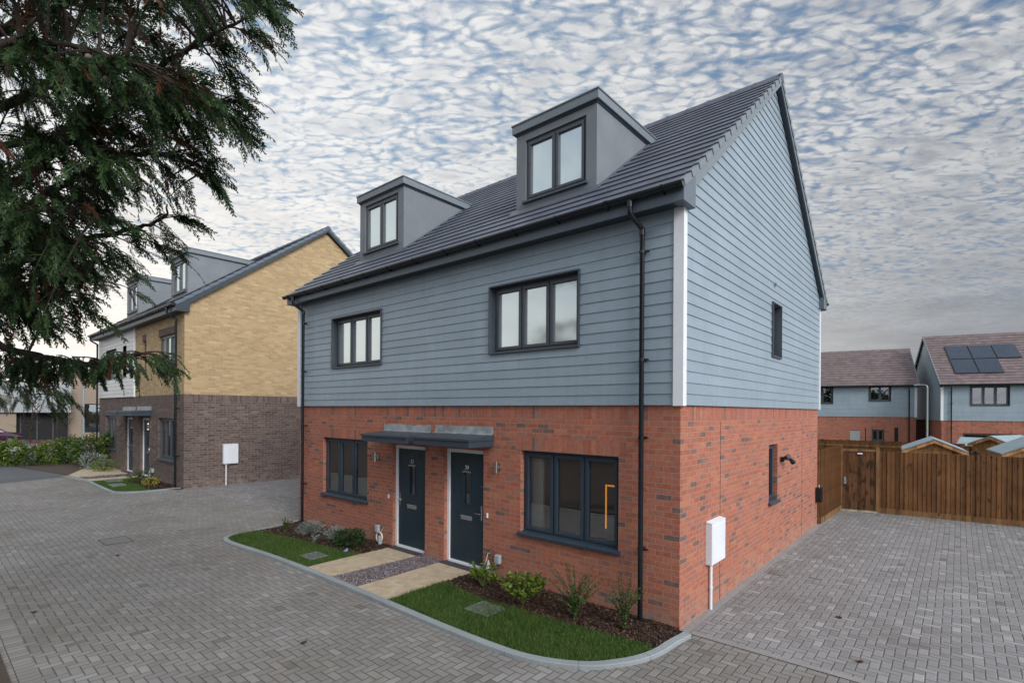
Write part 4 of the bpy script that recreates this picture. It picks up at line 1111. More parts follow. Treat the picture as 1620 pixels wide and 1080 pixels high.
# ------------------------------------------------------------------ fence and gate
def fence(name, label, A, B, h, cat='fence', board='fence_timber', rail=True, face=-1, posts=True, gravel=True, z0=0.0):
    A, B = Vector((*A, 0)), Vector((*B, 0)); L = (B - A).length; rz = math.atan2(B.y - A.y, B.x - A.x)
    t = thing(name, label, cat, (A.x, A.y, z0), rz)
    c = MB(); x = 0; k = 0; rs = random.Random(int(L * 100))
    while x < L - .02:
        w = min(.125, L - x); lean = rs.uniform(-.004, .004); o = rs.uniform(-.003, .003); hb = h + rs.uniform(-.008, .008)
        c.hexa([(x, face * .022 + o, .15), (x + w, face * .006 + o, .15), (x + w, .012, .15), (x, .012, .15), (x + lean, face * .022 + o, hb), (x + w + lean, face * .006 + o, hb), (x + w + lean, .012, hb), (x + lean, .012, hb)], board)
        x += .1
    c.build('boards', t)
    if gravel:
        c = MB(); c.box(0, L, -.03 if face < 0 else -.01, .01 if face < 0 else .03, -.02, .15, 'rail_timber'); c.build('gravel_board', t)
    if rail:
        c = MB()
        for z in ((h - .22), h * .5): c.box(0, L, -.06 * (-face) if face > 0 else .012, .0 if face > 0 else .06, z, z + .07, 'rail_timber')
        c.build('rail', t)
    if posts:
        x = 0
        while x <= L + .1:
            c = MB(); c.box(x - .05, x + .05, .012 if face < 0 else -.11, .11 if face < 0 else -.012, -.05, h - .03, 'rail_timber'); c.build('post', t); x += 2.4
    return t
fence('timber_fence', 'short run of brown boarded fence from the house corner to the gate', (.05, 8.70), (.11, 11.38), 1.90)
# gate
g0, g1 = Vector((.12, 11.38, 0)), Vector((.97, 11.58, 0)); gl = (g1 - g0).length; gz = math.atan2(g1.y - g0.y, g1.x - g0.x)
t = thing('timber_gate', 'dark brown boarded gate with a metal latch and a pale sill', 'gate', g0, gz)
c = MB(); c.box(-.045, .03, -.06, .04, 0, 1.92, 'rail_timber'); c.build('post', t); c = MB(); c.box(gl - .03, gl + .05, -.06, .04, 0, 1.86, 'rail_timber'); c.build('post', t)
c = MB(); c.box(.03, gl - .03, -.05, .03, 1.74, 1.80, 'rail_timber'); c.build('lintel', t)
c = MB(); n = 7; w = (gl - .08) / n
for k in range(n): c.box(.04 + k * w, .04 + k * w + w - .006, -.03 + (.004 if k % 2 else 0), .0, .05, 1.73, 'gate_timber')
gt = c.build('gate_leaf', t)
c = MB(); c.box(.06, .12, -.052, -.03, .78, .98, 'galvanised'); c.tube([(.09, -.05, .88), (.09, -.09, .88), (.14, -.09, .88)], .008, 'galvanised', 8); c.build('latch', gt)
c = MB(); c.box(.40, .52, -.035, -.031, 1.66, 1.70, 'white_upvc'); c.build('plate', gt)
c = MB(); c.box(.0, gl, -.07, .05, 0.0, .035, 'pale_timber'); c.build('sill', t)
fence('timber_fence', 'long brown boarded fence to the right of the gate, across the back of the driveway', (1.0, 11.59), (9.2, 12.25), 1.76, posts=False)
fence('timber_fence', 'garden fence seen over the top of the gate', (-5.0, 15.6), (2.9, 16.1), 1.86, posts=False, face=1)
fence('timber_fence', 'side garden fence running back between the first and second sheds', (3.35, 12.0), (3.0, 23.5), 1.62, face=-1)
fence('timber_fence', 'far garden fence behind the second shed', (3.0, 23.5), (12.0, 25.2), 1.66, face=-1, posts=False)
fence('timber_fence', 'garden fence between the second shed and the shed at the right edge', (3.45, 16.4), (9.5, 17.4), 1.70, posts=False)

def shed(label, x, y, w, d, he, hr, rz):
    t = thing('garden_shed', label, 'shed', (x, y, 0), rz, group='garden sheds behind the fence')
    c = MB(); hw = w / 2 - .09
    for yy, fl in ((0, 0), (d, 1)):
        c.poly([(-hw, yy, 0), (hw, yy, 0), (hw, yy, he), (0, yy, hr - .04), (-hw, yy, he)], 'shed_timber')
    for xx in (-hw, hw): c.poly([(xx, 0, 0), (xx, d, 0), (xx, d, he), (xx, 0, he)], 'shed_timber')
    k = 0.12
    while k < he + .3:
        half = hw if k < he else hw * (hr - .04 - k) / (hr - .04 - he)
        if half > .05: c.box(-half, half, -.010, 0, k, k + .012, 'shed_timber')
        k += .12
    c.build('walls', t)
    c = MB(); sl = (hr - he) / hw; e = w / 2
    for sg in (1, -1):
        z0 = hr - sl * e
        a = [(0, -.12, hr), (sg * e, -.12, z0), (sg * e, d + .1, z0), (0, d + .1, hr)]
        c.hexa(a + [(p[0], p[1], p[2] + .03) for p in a], 'roof_felt')
    c.build('roof', t)
    c = MB()
    for sg in (1, -1):
        z0 = hr - sl * e
        a = [(0, -.14, hr - .10), (sg * e, -.14, z0 - .10), (sg * e, -.12, z0 - .10), (0, -.12, hr - .10)]
        c.hexa(a + [(p[0], p[1], p[2] + .085) for p in a], 'shed_timber')
    c.build('barge_board', t)
    c = MB(); c.box(-.30, .30, -.02, 0, .1, 1.45, 'shed_timber'); c.build('door', t)
shed('garden shed whose grey felt gable rises above the long driveway fence', 2.20, 13.0, 1.52, 2.1, 1.78, 2.09, rad(4))
shed('garden shed further back with an orange timber gable, right of the nearest one', 3.62, 18.2, 1.30, 2.0, 1.80, 2.06, rad(-24))
shed('garden shed cut off by the right edge of the photo, felt roof sloping left', 4.42, 13.2, 1.60, 2.1, 1.78, 2.14, rad(6))
shed('farthest garden shed, its pale felt roof just showing behind the one at the right edge', 4.85, 19.8, 1.6, 2.0, 1.66, 1.92, rad(80))

t = thing('street_lamp', 'slim galvanised street lamp between the two houses beyond the fence', 'street lamp', (1.70, 22.2, 0))
c = MB(); c.tube([(0, 0, 0), (0, 0, 4.0)], [.042, .030], 'galvanised', 10); c.build('pole', t, smooth=True)
c = MB(); c.tube([(0, 0, 3.98), (-.02, 0, 4.05), (-.10, -.0, 4.09), (-.30, -.02, 4.09)], .022, 'galvanised', 8); c.tube([(-.28, -.02, 4.085), (-.46, -.03, 4.08)], [.045, .03], 'galvanised', 10); c.build('lamp_head', t, smooth=True)
t = thing('street_lamp', 'grey street lamp left of the yellow brick house', 'street lamp', (-48, 2.2, 0))
c = MB(); c.tube([(0, 0, 0), (0, 0, 4.6)], [.10, .07], 'galvanised', 10); c.build('pole', t); c = MB(); c.tube([(0, 0, 4.6), (.5, -.1, 4.75)], .05, 'galvanised', 8); c.build('lamp_head', t)

# wheelie bin shadowed beside the left rear house
t = thing('wheelie_bin', 'black wheelie bin beside the brick house beyond the fence', 'bin', (1.0, 37.6, 0), th)
c = MB(); c.hexa([(-.24, -.28, .05), (.24, -.28, .05), (.24, .28, .05), (-.24, .28, .05), (-.29, -.36, 1.0), (.29, -.36, 1.0), (.29, .36, 1.0), (-.29, .36, 1.0)], 'black_plastic'); c.build('body', t)
c = MB(); c.box(-.31, .31, -.39, .4, 1.0, 1.07, 'black_plastic'); c.build('lid', t, bevel=.02)
for sg in (1, -1):
    c = MB(); c.tube([(sg * .22, .3, .1), (sg * .28, .3, .1)], .1, 'black_plastic', 12); c.build('wheel', t)

# ------------------------------------------------------------------ far left: school building, road, car, trees
t = thing('school_building', 'low grey panelled and brick building behind the conifer branch on the left', 'building', (-60, 0, 0))
c = MB(); c.box(-12, 0, -22, 3.4, 2.45, 5.25, 'grey_panel'); c.build('upper_wall', t)
c = MB(); c.box(-12, -.25, -22, -.3, 0, 2.45, 'render_beige'); c.build('lower_wall', t)
c = MB(); c.box(-11.5, -.9, -.3, 3.3, 0, 2.45, 'dark_void'); c.build('glazed_front', t)
for y in (.0, 1.1, 2.2): 
    c = MB(); c.box(-.9, -.85, y, y + .08, 0, 2.45, 'window_frame_grey'); c.build('mullion', t)
c = MB(); c.box(-12, -2, 3.4, 16, 0, 6.2, 'render_beige'); c.build('wing', t)
c = MB(); c.box(-2, -1.95, 4.6, 9.5, .6, 3.2, 'clear_glass'); c.box(-2.0, -1.99, 4.5, 9.6, .5, 3.3, 'dark_void'); c.build('window', t)
for y in (-2.2, -9): 
    c = MB(); c.box(-.0, .03, y, y + 1.6, 3.1, 4.0, 'sky_glass'); c.build('window', t)
t = thing('low_wall', 'low grey wall along the far road', 'wall', (-44.5, 0, 0))
c = MB(); c.box(-.15, .15, -12, 12, 0, .42, 'grey_panel'); c.build('wall_face', t)
# car
t = thing('parked_car', 'dark purple parked car half hidden by the conifer at the left edge', 'car', (-53.5, -2.7, 0), rad(90))
prof = [(-2.1, .45), (-2.05, .85), (-1.7, .95), (-1.0, 1.38), (.5, 1.42), (1.15, 1.0), (1.95, .88), (2.1, .6), (2.05, .35), (-2.0, .35)]
mat('car_paint', color=(.040, .012, .030), rough=.2, var=.1)
c = MB()
for s in (1, -1): c.poly([(x, s * (.85 if z < 1 else .66), z) for x, z in prof], 'car_paint')
for (a, b_) in zip(prof, prof[1:] + prof[:1]):
    ya, yb = (.85 if a[1] < 1 else .66), (.85 if b_[1] < 1 else .66)
    c.poly([(a[0], -ya, a[1]), (b_[0], -yb, b_[1]), (b_[0], yb, b_[1]), (a[0], ya, a[1])], 'car_paint')
bd = c.build('body', t)
c = MB()
for s in (1, -1): c.poly([(-1.55, s * .84, .98), (1.0, s * .83, 1.0), (.5, s * .69, 1.36), (-.95, s * .69, 1.33)], 'clear_glass')
c.build('window', t)
for x in (-1.35, 1.35):
    for s in (1, -1):
        c = MB(); c.tube([(x, s * .70, .32), (x, s * .88, .32)], .32, 'black_plastic', 18); w_ = c.build('wheel', t); c = MB(); c.tube([(x, s * .87, .32), (x, s * .89, .32)], .19, 'chrome', 14); c.build('rim', w_)
# bollards / reddish planting along the road
o = npmesh('red_planting', leaves(2600, np.c_[NR.uniform(-43.9, -41.5, 2600), NR.uniform(-1.5, 5.5, 2600), NR.uniform(0, .75, 2600)], NR.normal(0, 1, (2600, 3)) + np.array([0, 0, .8]), NR.uniform(.08, .2, 2600), NR.uniform(.015, .03, 2600), NR), 4, 'red_leaf')
tag(o, 'low reddish planting in front of the far road', 'planting', kind='stuff')

def tree(name, label, loc, h, cr, leafm, seed, n=2600, trunk_r=.12, base=.35, ls=.22, bare=False, group=None, taper=1.0):
    t = thing(name, label, 'tree', loc, 0, 1, group); rs = random.Random(seed); st = MB()
    top = Vector((rs.uniform(-.2, .2), rs.uniform(-.2, .2), h * .85))
    st.tube([(0, 0, 0), top * .35, top * .7, top], [trunk_r, trunk_r * .75, trunk_r * .45, trunk_r * .15], 'bark', 8)
    C0 = []
    for k in range(26 if not bare else 34):
        f = rs.uniform(base, .95); p = top * f; a = rs.uniform(0, 6.28); r_ = cr * rs.uniform(.5, 1) * (1 - ((f - base) / (1 - base)) ** 2 * .75 * taper)
        tip = p + Vector((math.cos(a) * r_, math.sin(a) * r_, h * rs.uniform(.02, .16))); mid = p.lerp(tip, .5) + Vector((0, 0, -.05 * h * rs.random()))
        st.tube([p, mid, tip], [trunk_r * .3, trunk_r * .18, trunk_r * .05], 'bark', 5, False)
        if bare:
            for q in range(5):
                s0 = mid.lerp(tip, rs.random()); st.tube([s0, s0 + Vector((rs.gauss(0, .25), rs.gauss(0, .25), rs.uniform(.1, .5))) * (h / 5)], [.012, .004], 'bark', 3, False)
        C0.append((mid, tip, r_))
    st.build('trunk', t)
    if not bare:
        m = n // len(C0); V = []
        for (mid, tip, r_) in C0:
            f = NR.uniform(0, 1.1, (m, 1)); c0 = np.array(mid) * (1 - f) + np.array(tip) * f + NR.normal(0, r_ * .22 + .1, (m, 3)) * np.array([1, 1, .75])
            V.append(leaves(m, c0, NR.normal(0, 1, (m, 3)), NR.uniform(.6, 1.3, m) * ls, NR.uniform(.2, .4, m) * ls, NR))
        npmesh('crown', np.concatenate(V), 4, leafm, t)
    return t
tree('bare_tree', 'thin bare tree in front of the panelled building, nearer the glazed part', (-46, .35, 0), 4.6, 1.3, None, 5, trunk_r=.07, bare=True)
tree('bare_tree', 'slender bare tree in front of the panelled building, nearer the car', (-47, -.9, 0), 4.0, 1.0, None, 6, trunk_r=.06, bare=True)
LIMBS = [(3.3, [(-321, -629, 342), (-269, -590, 324), (-225, -564, 320), (-188, -538, 326), (-175, -524, 317)]), (3.7, [(-316, -626, 382), (-268, -591, 405), (-227, -556, 420), (-188, -533, 427), (-173, -531, 437)]), (4.1, [(-300, -623, 414), (-236, -588, 446), (-179, -555, 467), (-150, -524, 465), (-140, -517, 455)]), (4.5, [(-279, -611, 451), (-189, -578, 481), (-125, -550, 508), (-80, -536, 515), (-52, -519, 527)]), (4.9, [(-269, -612, 509), (-186, -582, 513), (-141, -553, 500), (-111, -525, 497), (-104, -517, 483)]), (5.5, [(-225, -622, 535), (-170, -594, 546), (-118, -563, 562), (-86, -530, 574)]), (4.0, [(-228, -639, 415), (-166, -615, 407), (-134, -596, 403), (-122, -583, 400)]), (3.6, [(-260, -638, 353), (-208, -611, 353), (-183, -585, 364), (-170, -579, 372)]), (5.2, [(-173, -649, 482), (-109, -626, 476), (-83, -602, 477), (-69, -580, 474)]), (4.3, [(-226, -650, 456), (-157, -624, 439), (-121, -601, 442), (-99, -582, 435)])]
ANCH = '-229 -653 459;-58 -511 549;-215 -615 448;-35 -577 493;-111 -615 403;-95 -549 488;-225 -600 474;-131 -655 365;-126 -652 483;-120 -518 579;-272 -589 453;-113 -572 490;-165 -634 545;-90 -593 446;-242 -635 396;-72 -533 545;-213 -572 479;-134 -581 500;-273 -631 509;-123 -552 454;-248 -643 523;-257 -586 394;-164 -561 535;-242 -591 434;-183 -561 568;-141 -523 568;-238 -575 444;-180 -575 498;-193 -544 561;-193 -585 574;-154 -598 566;-164 -598 544;-119 -606 340;-143 -643 411;-130 -601 454;-130 -578 468;-125 -616 436;-111 -557 463;-118 -624 477;-129 -524 577;-174 -602 505;-201 -572 513;-68 -574 533;-108 -632 462;-202 -579 532;-175 -573 449;-169 -604 539;-34 -541 528;-126 -544 588;-140 -531 598;-250 -618 427;-124 -640 466;-87 -565 459;-42 -575 517;-69 -609 503;-59 -516 541;-197 -604 431;-220 -526 494;-157 -617 427;-131 -525 560;-126 -546 571;-126 -646 499;-124 -610 363;-35 -558 521;-190 -622 549;-98 -515 560;-133 -604 501;-118 -557 491;-280 -632 375;-187 -562 444;-57 -548 459;-139 -550 480;-239 -586 514;-187 -571 603;-150 -609 449;-254 -629 542;-220 -522 521;-153 -658 520;-212 -651 433;-77 -612 501;-138 -623 537;-73 -619 503;-163 -569 488;-151 -626 549;-167 -554 503;-244 -600 491;-186 -644 372;-153 -646 444;-195 -612 371;-171 -616 400;-133 -649 363;-113 -558 518;-86 -609 457;-95 -539 556;-181 -640 484;-217 -576 494;-280 -652 444;-177 -613 526;-157 -600 382;-243 -591 555;-82 -565 460;-119 -577 422;-84 -605 461;-225 -590 445;-74 -585 474;-238 -643 495;-185 -513 552;-305 -644 400;-124 -556 531;-175 -592 543;-76 -567 460;-186 -512 531;-161 -633 404;-278 -647 449;-252 -572 479;-189 -607 514;-189 -654 529;-197 -628 530;-285 -647 475;-241 -597 370;-81 -591 514;-149 -549 576;-221 -622 494;-72 -542 545;-86 -578 461;-172 -547 510;-152 -612 535;-281 -585 415;-162 -595 505;-110 -567 496;-63 -561 531;-209 -643 453;-105 -646 441;-165 -656 484;-75 -586 525;-94 -590 526;-103 -582 544;-148 -653 528;-108 -492 577;-150 -589 508;-138 -615 395;-281 -578 363;-229 -624 595;-75 -571 516;-140 -599 373;-36 -562 511;-113 -551 484;-261 -557 470;-162 -621 424;-113 -640 421;-229 -557 452;-86 -605 455;-216 -605 478;-205 -646 458;-256 -600 463;-201 -636 486;-260 -605 391;-242 -609 374;-147 -596 413;-209 -612 355;-171 -638 545;-165 -657 531;-72 -513 575;-239 -638 398;-96 -644 497;-271 -646 477;-110 -535 573;-110 -504 578;-93 -624 459;-215 -578 438;-199 -630 543;-254 -566 468;-188 -635 502;-184 -527 509;-228 -641 419;-234 -584 436;-159 -618 463;-149 -645 525;-34 -529 538;-112 -580 537;-120 -627 529;-284 -638 470;-174 -577 572;-162 -584 516;-180 -625 441;-217 -599 377;-155 -638 536;-121 -564 449;-68 -571 513;-249 -567 451;-108 -566 507;-145 -606 348;-252 -573 516;-256 -635 421;-164 -530 525;-71 -522 567;-84 -590 512;-249 -613 374;-146 -597 408;-171 -615 571;-128 -577 463;-136 -523 507;-58 -559 532;-12 -544 498;-220 -570 498;-90 -589 424;-170 -655 341;-98 -607 516;-69 -546 466;-160 -591 464;-236 -654 464;-179 -628 435;-270 -657 447;-207 -649 419;-117 -573 527;-107 -627 464;-161 -564 541;-147 -554 574;-223 -581 530;-105 -547 549;-239 -644 418;-195 -652 436;-121 -617 522;-119 -645 449;-189 -599 537;-189 -575 582;-195 -601 408;-23 -533 530;-226 -607 535;-154 -572 498;-208 -573 427;-110 -598 449;-106 -562 422;-239 -652 558;-131 -649 509;-88 -556 557;-189 -632 487;-168 -542 588;-287 -580 402;-211 -636 385;-149 -616 517;-195 -615 422;-199 -610 583;-176 -568 442;-196 -606 501;-74 -584 527;-144 -641 496;-92 -626 506;-126 -633 375;-281 -596 376;-150 -596 427;-119 -653 463;-120 -561 496;-266 -595 442;-112 -638 521;-173 -626 401;-167 -514 575;-252 -637 437;-184 -646 514;-233 -563 479;-216 -604 448;-91 -555 490;-206 -569 445;-144 -639 440;-70 -589 468;-147 -617 518;-225 -592 414;-193 -615 458;-210 -633 407;-174 -652 431;-147 -532 508;-129 -625 402;-100 -531 529;-290 -591 423;-229 -644 379;-237 -633 464;-59 -528 551;-193 -566 425;-140 -652 488;-166 -610 366;-143 -608 499;-292 -593 405;-127 -605 495;-223 -658 508;-262 -657 512;-139 -612 536;-128 -573 460;-164 -608 375;-95 -598 517;-123 -542 452;-83 -553 481;-139 -610 439;-180 -648 535;-257 -650 352;-215 -650 465;-123 -575 527;-256 -646 523;-69 -556 545;-110 -609 503;-114 -577 473;-21 -532 521;-205 -583 533;-197 -566 571;-168 -579 535;-133 -603 487;-151 -549 464;-214 -513 508;-91 -543 526;-129 -637 529;-74 -626 504;-118 -544 495;-239 -604 357;-148 -526 580;-246 -604 439;-139 -609 494;-205 -569 456;-92 -624 505;-249 -532 469;-153 -589 458;-59 -579 508;-59 -549 471;-58 -542 464;-124 -521 549;-228 -658 424;-93 -570 486;-204 -563 431;-187 -586 527;-83 -606 520;-229 -590 418;-219 -599 510;-228 -565 315;-251 -600 303;-235 -600 322;-220 -567 323;-266 -617 324;-238 -597 322;-213 -569 320;-282 -621 329;-223 -589 321;-247 -595 312;-234 -607 305;-230 -609 316;-240 -615 312;-234 -610 317;-229 -606 320;-242 -622 312;-238 -581 323;-183 -571 313;-243 -607 314;-225 -575 320;-283 -623 318;-201 -583 320;-232 -610 326;-185 -566 324;-199 -565 321;-259 -594 317;-185 -561 322;-235 -597 312;-248 -606 318;-237 -618 314;-241 -595 308;-224 -586 324;-249 -600 323;-220 -581 320;-190 -550 317;-272 -607 323;-248 -607 311;-274 -607 327;-281 -627 327;-252 -596 326;-230 -562 317;-289 -623 328;-207 -569 314;-229 -596 312;-213 -574 316;-252 -594 326;-238 -575 325;-271 -603 310;-216 -566 322;-224 -573 317;-237 -605 325;-181 -555 322;-235 -613 314;-184 -566 317;-260 -628 319;-283 -629 318;-221 -585 317;-176 -560 323;-257 -602 316;-271 -602 314;-168 -538 322;-177 -530 320;-175 -528 317;-73 -510 548;-55 -514 534;-63 -520 524;-69 -511 524;-80 -524 498;-107 -518 495;-101 -514 479;-110 -519 485;-117 -526 449;-131 -543 426;-166 -578 384;-251 -628 403;-274 -583 361;-261 -619 398;-195 -590 377;-202 -589 367;-193 -583 405;-262 -615 411;-256 -619 350;-237 -624 363;-160 -617 357;-146 -624 368;-238 -633 334;-256 -588 367;-185 -591 381;-230 -627 346;-177 -616 352;-247 -587 430;-155 -621 346;-196 -597 389;-189 -619 406;-177 -624 393;-262 -628 425;-201 -636 335;-207 -631 376;-140 -639 354;-256 -613 361;-266 -623 390;-164 -619 396;-193 -591 403;-221 -613 378;-208 -599 348;-177 -627 352;-202 -624 380;-268 -635 392;-195 -601 386;-187 -585 376;-223 -591 402;-186 -609 353;-193 -590 404;-243 -628 380;-151 -629 388;-168 -580 401;-171 -631 332;-235 -620 368;-212 -637 363;-243 -591 383;-193 -616 410;-206 -638 357;-227 -612 356;-207 -623 340;-242 -593 413;-254 -597 360;-199 -599 367;-268 -617 354;-195 -638 405;-184 -635 370;-221 -620 350;-244 -607 370;-183 -609 397;-238 -596 350;-230 -606 408;-167 -621 384;-158 -607 335;-146 -620 389;-198 -638 348;-172 -639 378;-164 -623 402;-208 -613 378;-182 -631 333;-253 -591 405;-233 -632 386;-184 -597 392;-250 -633 386;-158 -614 368;-183 -585 383;-138 -587 384;-258 -634 392;-151 -606 373;-264 -613 374;-175 -611 405;-103 -599 466;-96 -577 432;-82 -545 462;-142 -537 512;-138 -584 446;-125 -590 462;-138 -595 460;-122 -550 494;-110 -596 451;-107 -588 452;-111 -587 483;-157 -525 474;-118 -566 485;-146 -530 479;-102 -590 447;-82 -539 467;-155 -587 440;-117 -558 436;-106 -590 448;-91 -558 465;-130 -599 490;-141 -529 487;-161 -576 494;-142 -586 457;-98 -581 420;-144 -522 478;-159 -565 475;-144 -589 499;-107 -568 464;-82 -554 469;-124 -597 419;-87 -612 476;-86 -536 474;-113 -586 487;-117 -550 491;-93 -599 441;-113 -564 470;-138 -541 479;-143 -569 487;-105 -598 464;-127 -592 428;-129 -525 495;-167 -595 464;-161 -571 455;-168 -598 490;-96 -514 496;-103 -508 478;-105 -508 474;-122 -520 446;-123 -518 443;-121 -517 445;-158 -580 378'
CONES = [(-71, -584, 472), (-74, -595, 470), (-76, -587, 463), (-77, -584, 461), (-88, -578, 459)]

# ------------------------------------------------------------------ conifer overhanging from the left
LOWZ = 2.35
def conifer():
    t = thing('conifer_tree', 'large dark conifer whose drooping branches hang into the upper left of the photo', 'tree', (-4.6, -6.9, 0))
    base = Vector((-4.6, -6.9, 0)); rel = lambda p: Vector(p) - base; rs = random.Random(21); nr = np.random.RandomState(5)
    st = MB(); P = [Vector((0, 0, -.1)), Vector((.02, .03, 1.2)), Vector((-.05, .02, 3.5)), Vector((.05, 0, 6)), Vector((0, .05, 9)), Vector((.02, 0, 12.5))]
    tr = [.30, .25, .21, .16, .10, .02]
    st.tube(P, tr, 'bark', 14)
    def trunk(z):
        for a, b_ in zip(P, P[1:]):
            if a.z <= z <= b_.z: return a.lerp(b_, (z - a.z) / (b_.z - a.z))
        return P[-1]
    st.build('trunk', t, smooth=True)
    samples = []; lim = []
    for z, pts in LIMBS: lim.append([trunk(z)] + [rel((a / 100, b_ / 100, c_ / 100)) for a, b_, c_ in pts])
    for k in range(34):      # the rest of the crown, all round and up the trunk
        z = 2.6 + k * .28; a = k * 2.4 + rs.uniform(-.3, .3)
        d = Vector((math.cos(a), math.sin(a), 0))
        if d.x > .35 and d.y > -.75 and z < 7.5: continue
        L = (2.6 if d.x < .2 else 3.0) * (1 - (z - 2.6) / 11) ** 1.2 + .25; p = trunk(z)
        lim.append([p, p + d * L * .35 + Vector((0, 0, .25)), p + d * L * .7 + Vector((0, 0, .35)), p + d * L + Vector((0, 0, .15))])
    nreal = len(LIMBS)
    twigs = []; nreal = len(LIMBS)
    for li, l in enumerate(lim):
        c = MB(); l2 = []
        for i in range(len(l) - 1):
            p0, p1, p2, p3 = l[max(i - 1, 0)], l[i], l[i + 1], l[min(i + 2, len(l) - 1)]
            for q in range(6):
                f = q / 6; l2.append(.5 * ((2 * p1) + (p2 - p0) * f + (2 * p0 - 5 * p1 + 4 * p2 - p3) * f * f + (3 * p1 - p0 - 3 * p2 + p3) * f ** 3) + Vector([rs.gauss(0, .008) for _ in range(3)]))
        l2.append(l[-1]); n = len(l2)
        c.tube(l2, [.036 * (1 - i / n) ** 1.1 + .004 for i in range(n)], 'bark', 8); c.build('limb', t, smooth=True)
        samples += [(p, li) for p in l2[4:]]
        if li < nreal:
            for i in range(int(n * .40), n - 4):
                for q in range(1):
                    o_ = Vector((rs.gauss(0, .13), rs.gauss(0, .13), rs.uniform(-.14, .05))); twigs.append((l2[i], l2[i] + (l2[min(i + 1, n - 1)] - l2[i - 1]).normalized() * .08 + o_))
        if li >= nreal:
            for i in range(5, n, 1):
                for q in range(2):
                    a = rs.uniform(0, 6.28); twigs.append((l2[i], l2[i] + Vector((math.cos(a) * .45, math.sin(a) * .45, rs.uniform(-.25, .15)))))
    for s_ in ANCH.split(';'):
        a = rel([float(v) / 100 for v in s_.split()])
        best = min(samples, key=lambda q: (q[0] - a).length + (.25 if q[0].z > a.z + .6 else 0))
        twigs.append((best[0], a))
    tw = MB(); G = []; Dd = []
    def spray(p, d, L, dead):
        """flat fern-like drooping spray: rachis with alternate leaflets, each itself feathered"""
        d = d.normalized(); g = Vector((0, 0, -1)); n_ = Vector([rs.gauss(0, 1) for _ in range(3)]); side = d.cross(n_).normalized()
        pts = [p]; dd = d.copy(); m = 10
        for i in range(m): dd = (dd + g * rs.uniform(.02, .12)).normalized(); pts.append(pts[-1] + dd * L / m)
        dst = Dd if dead else G
        for i in range(1, m + 1):
            a, b_ = pts[i - 1], pts[i]; ax = (b_ - a).normalized(); s0 = (side - ax * side.dot(ax)).normalized()
            w = s0 * .0035 
            dst.append((a - w, a + w, b_ + w * .7, b_ - w * .7))
            for sg in (1, -1):
                ll = L * (.30 * (1 - (i / m) * .60)) * rs.uniform(.7, 1.2)
                dr = (ax * 1.05 + s0 * sg * .60 + g * .25 + Vector([rs.gauss(0, .12) for _ in range(3)])).normalized()
                e = b_ + dr * ll; nn = dr.cross(ax).normalized() if dr.cross(ax).length > .01 else n_; pw = dr.cross(nn).normalized() * .0036
                q = a.lerp(b_, .5)
                dst.append((q, q + dr * ll * .4 + pw, q + dr * ll, q + dr * ll * .4 - pw))
                for f in (.35, .6):
                    q2 = q + dr * ll * f
                    for s2 in (1, -1):
                        d2 = (dr * 1.0 + pw.normalized() * s2 * .5).normalized(); l2_ = ll * .38; pw2 = d2.cross(nn).normalized() * .0028
                        dst.append((q2, q2 + d2 * l2_ * .45 + pw2, q2 + d2 * l2_, q2 + d2 * l2_ * .45 - pw2))
    for (a, e) in twigs:
        L = (e - a).length; mid = a.lerp(e, .5) + Vector((0, 0, L * .08)); pts = [a, a.lerp(mid, .5) + Vector((0, 0, L * .03)), mid, mid.lerp(e, .5) + Vector((0, 0, L * .02)), e]
        if L > .05: tw.tube(pts, [.008, .007, .005, .004, .002], 'bark', 5, False)
        real = True
        low = e.z < 3.42 and e.x > .5; ns = 4 if low else max(5, min(10, int(L * 6) + 4))
        for k in range(ns):
            f = 1 - (k / ns) * min(1, .62); i = min(3, int(f * 4)); p = pts[i].lerp(pts[i + 1], min(1, f * 4 - i)) if f < 1 else e
            ax = (pts[min(4, i + 1)] - pts[i]); ax = ax.normalized() if ax.length > .01 else Vector((1, 0, 0))
            ow = Vector((e.x, e.y, 0)).normalized(); d = ax * .5 + ow * .8 + Vector([rs.gauss(0, .36) for _ in range(3)]) + Vector((0, 0, -.28 if e.z > .9 + LOWZ else -.75))
            spray(p, d, rs.uniform(.12, .22) if low else rs.uniform(.16, .32), rs.random() < (.05 if k < 4 else .28))
    npmesh('foliage', np.array([[tuple(v) for v in q] for q in G]), 4, 'cypress_leaf', t)
    o = npmesh('dead_foliage', np.array([[tuple(v) for v in q] for q in Dd]), 4, 'dead_leaf', t); o['label'] = 'rusty brown dead sprays'
    tw.build('twigs', t)
    cn = [rel((a / 100, b_ / 100, c_ / 100)) for a, b_, c_ in CONES]
    for p in cn:
        c = MB(); import bmesh
        bm = bmesh.new(); bmesh.ops.create_icosphere(bm, subdivisions=2, radius=.017)
        for v in bm.verts: v.co *= 1 + .12 * math.sin(v.co.x * 400) * math.cos(v.co.z * 380)
        me = bpy.data.meshes.new('cone'); bm.to_mesh(me); bm.free(); me.materials.append(MATS['cone_brown'])
        o = bpy.data.objects.new('cone', me); col.objects.link(o); o.parent = t; o.location = p
conifer()

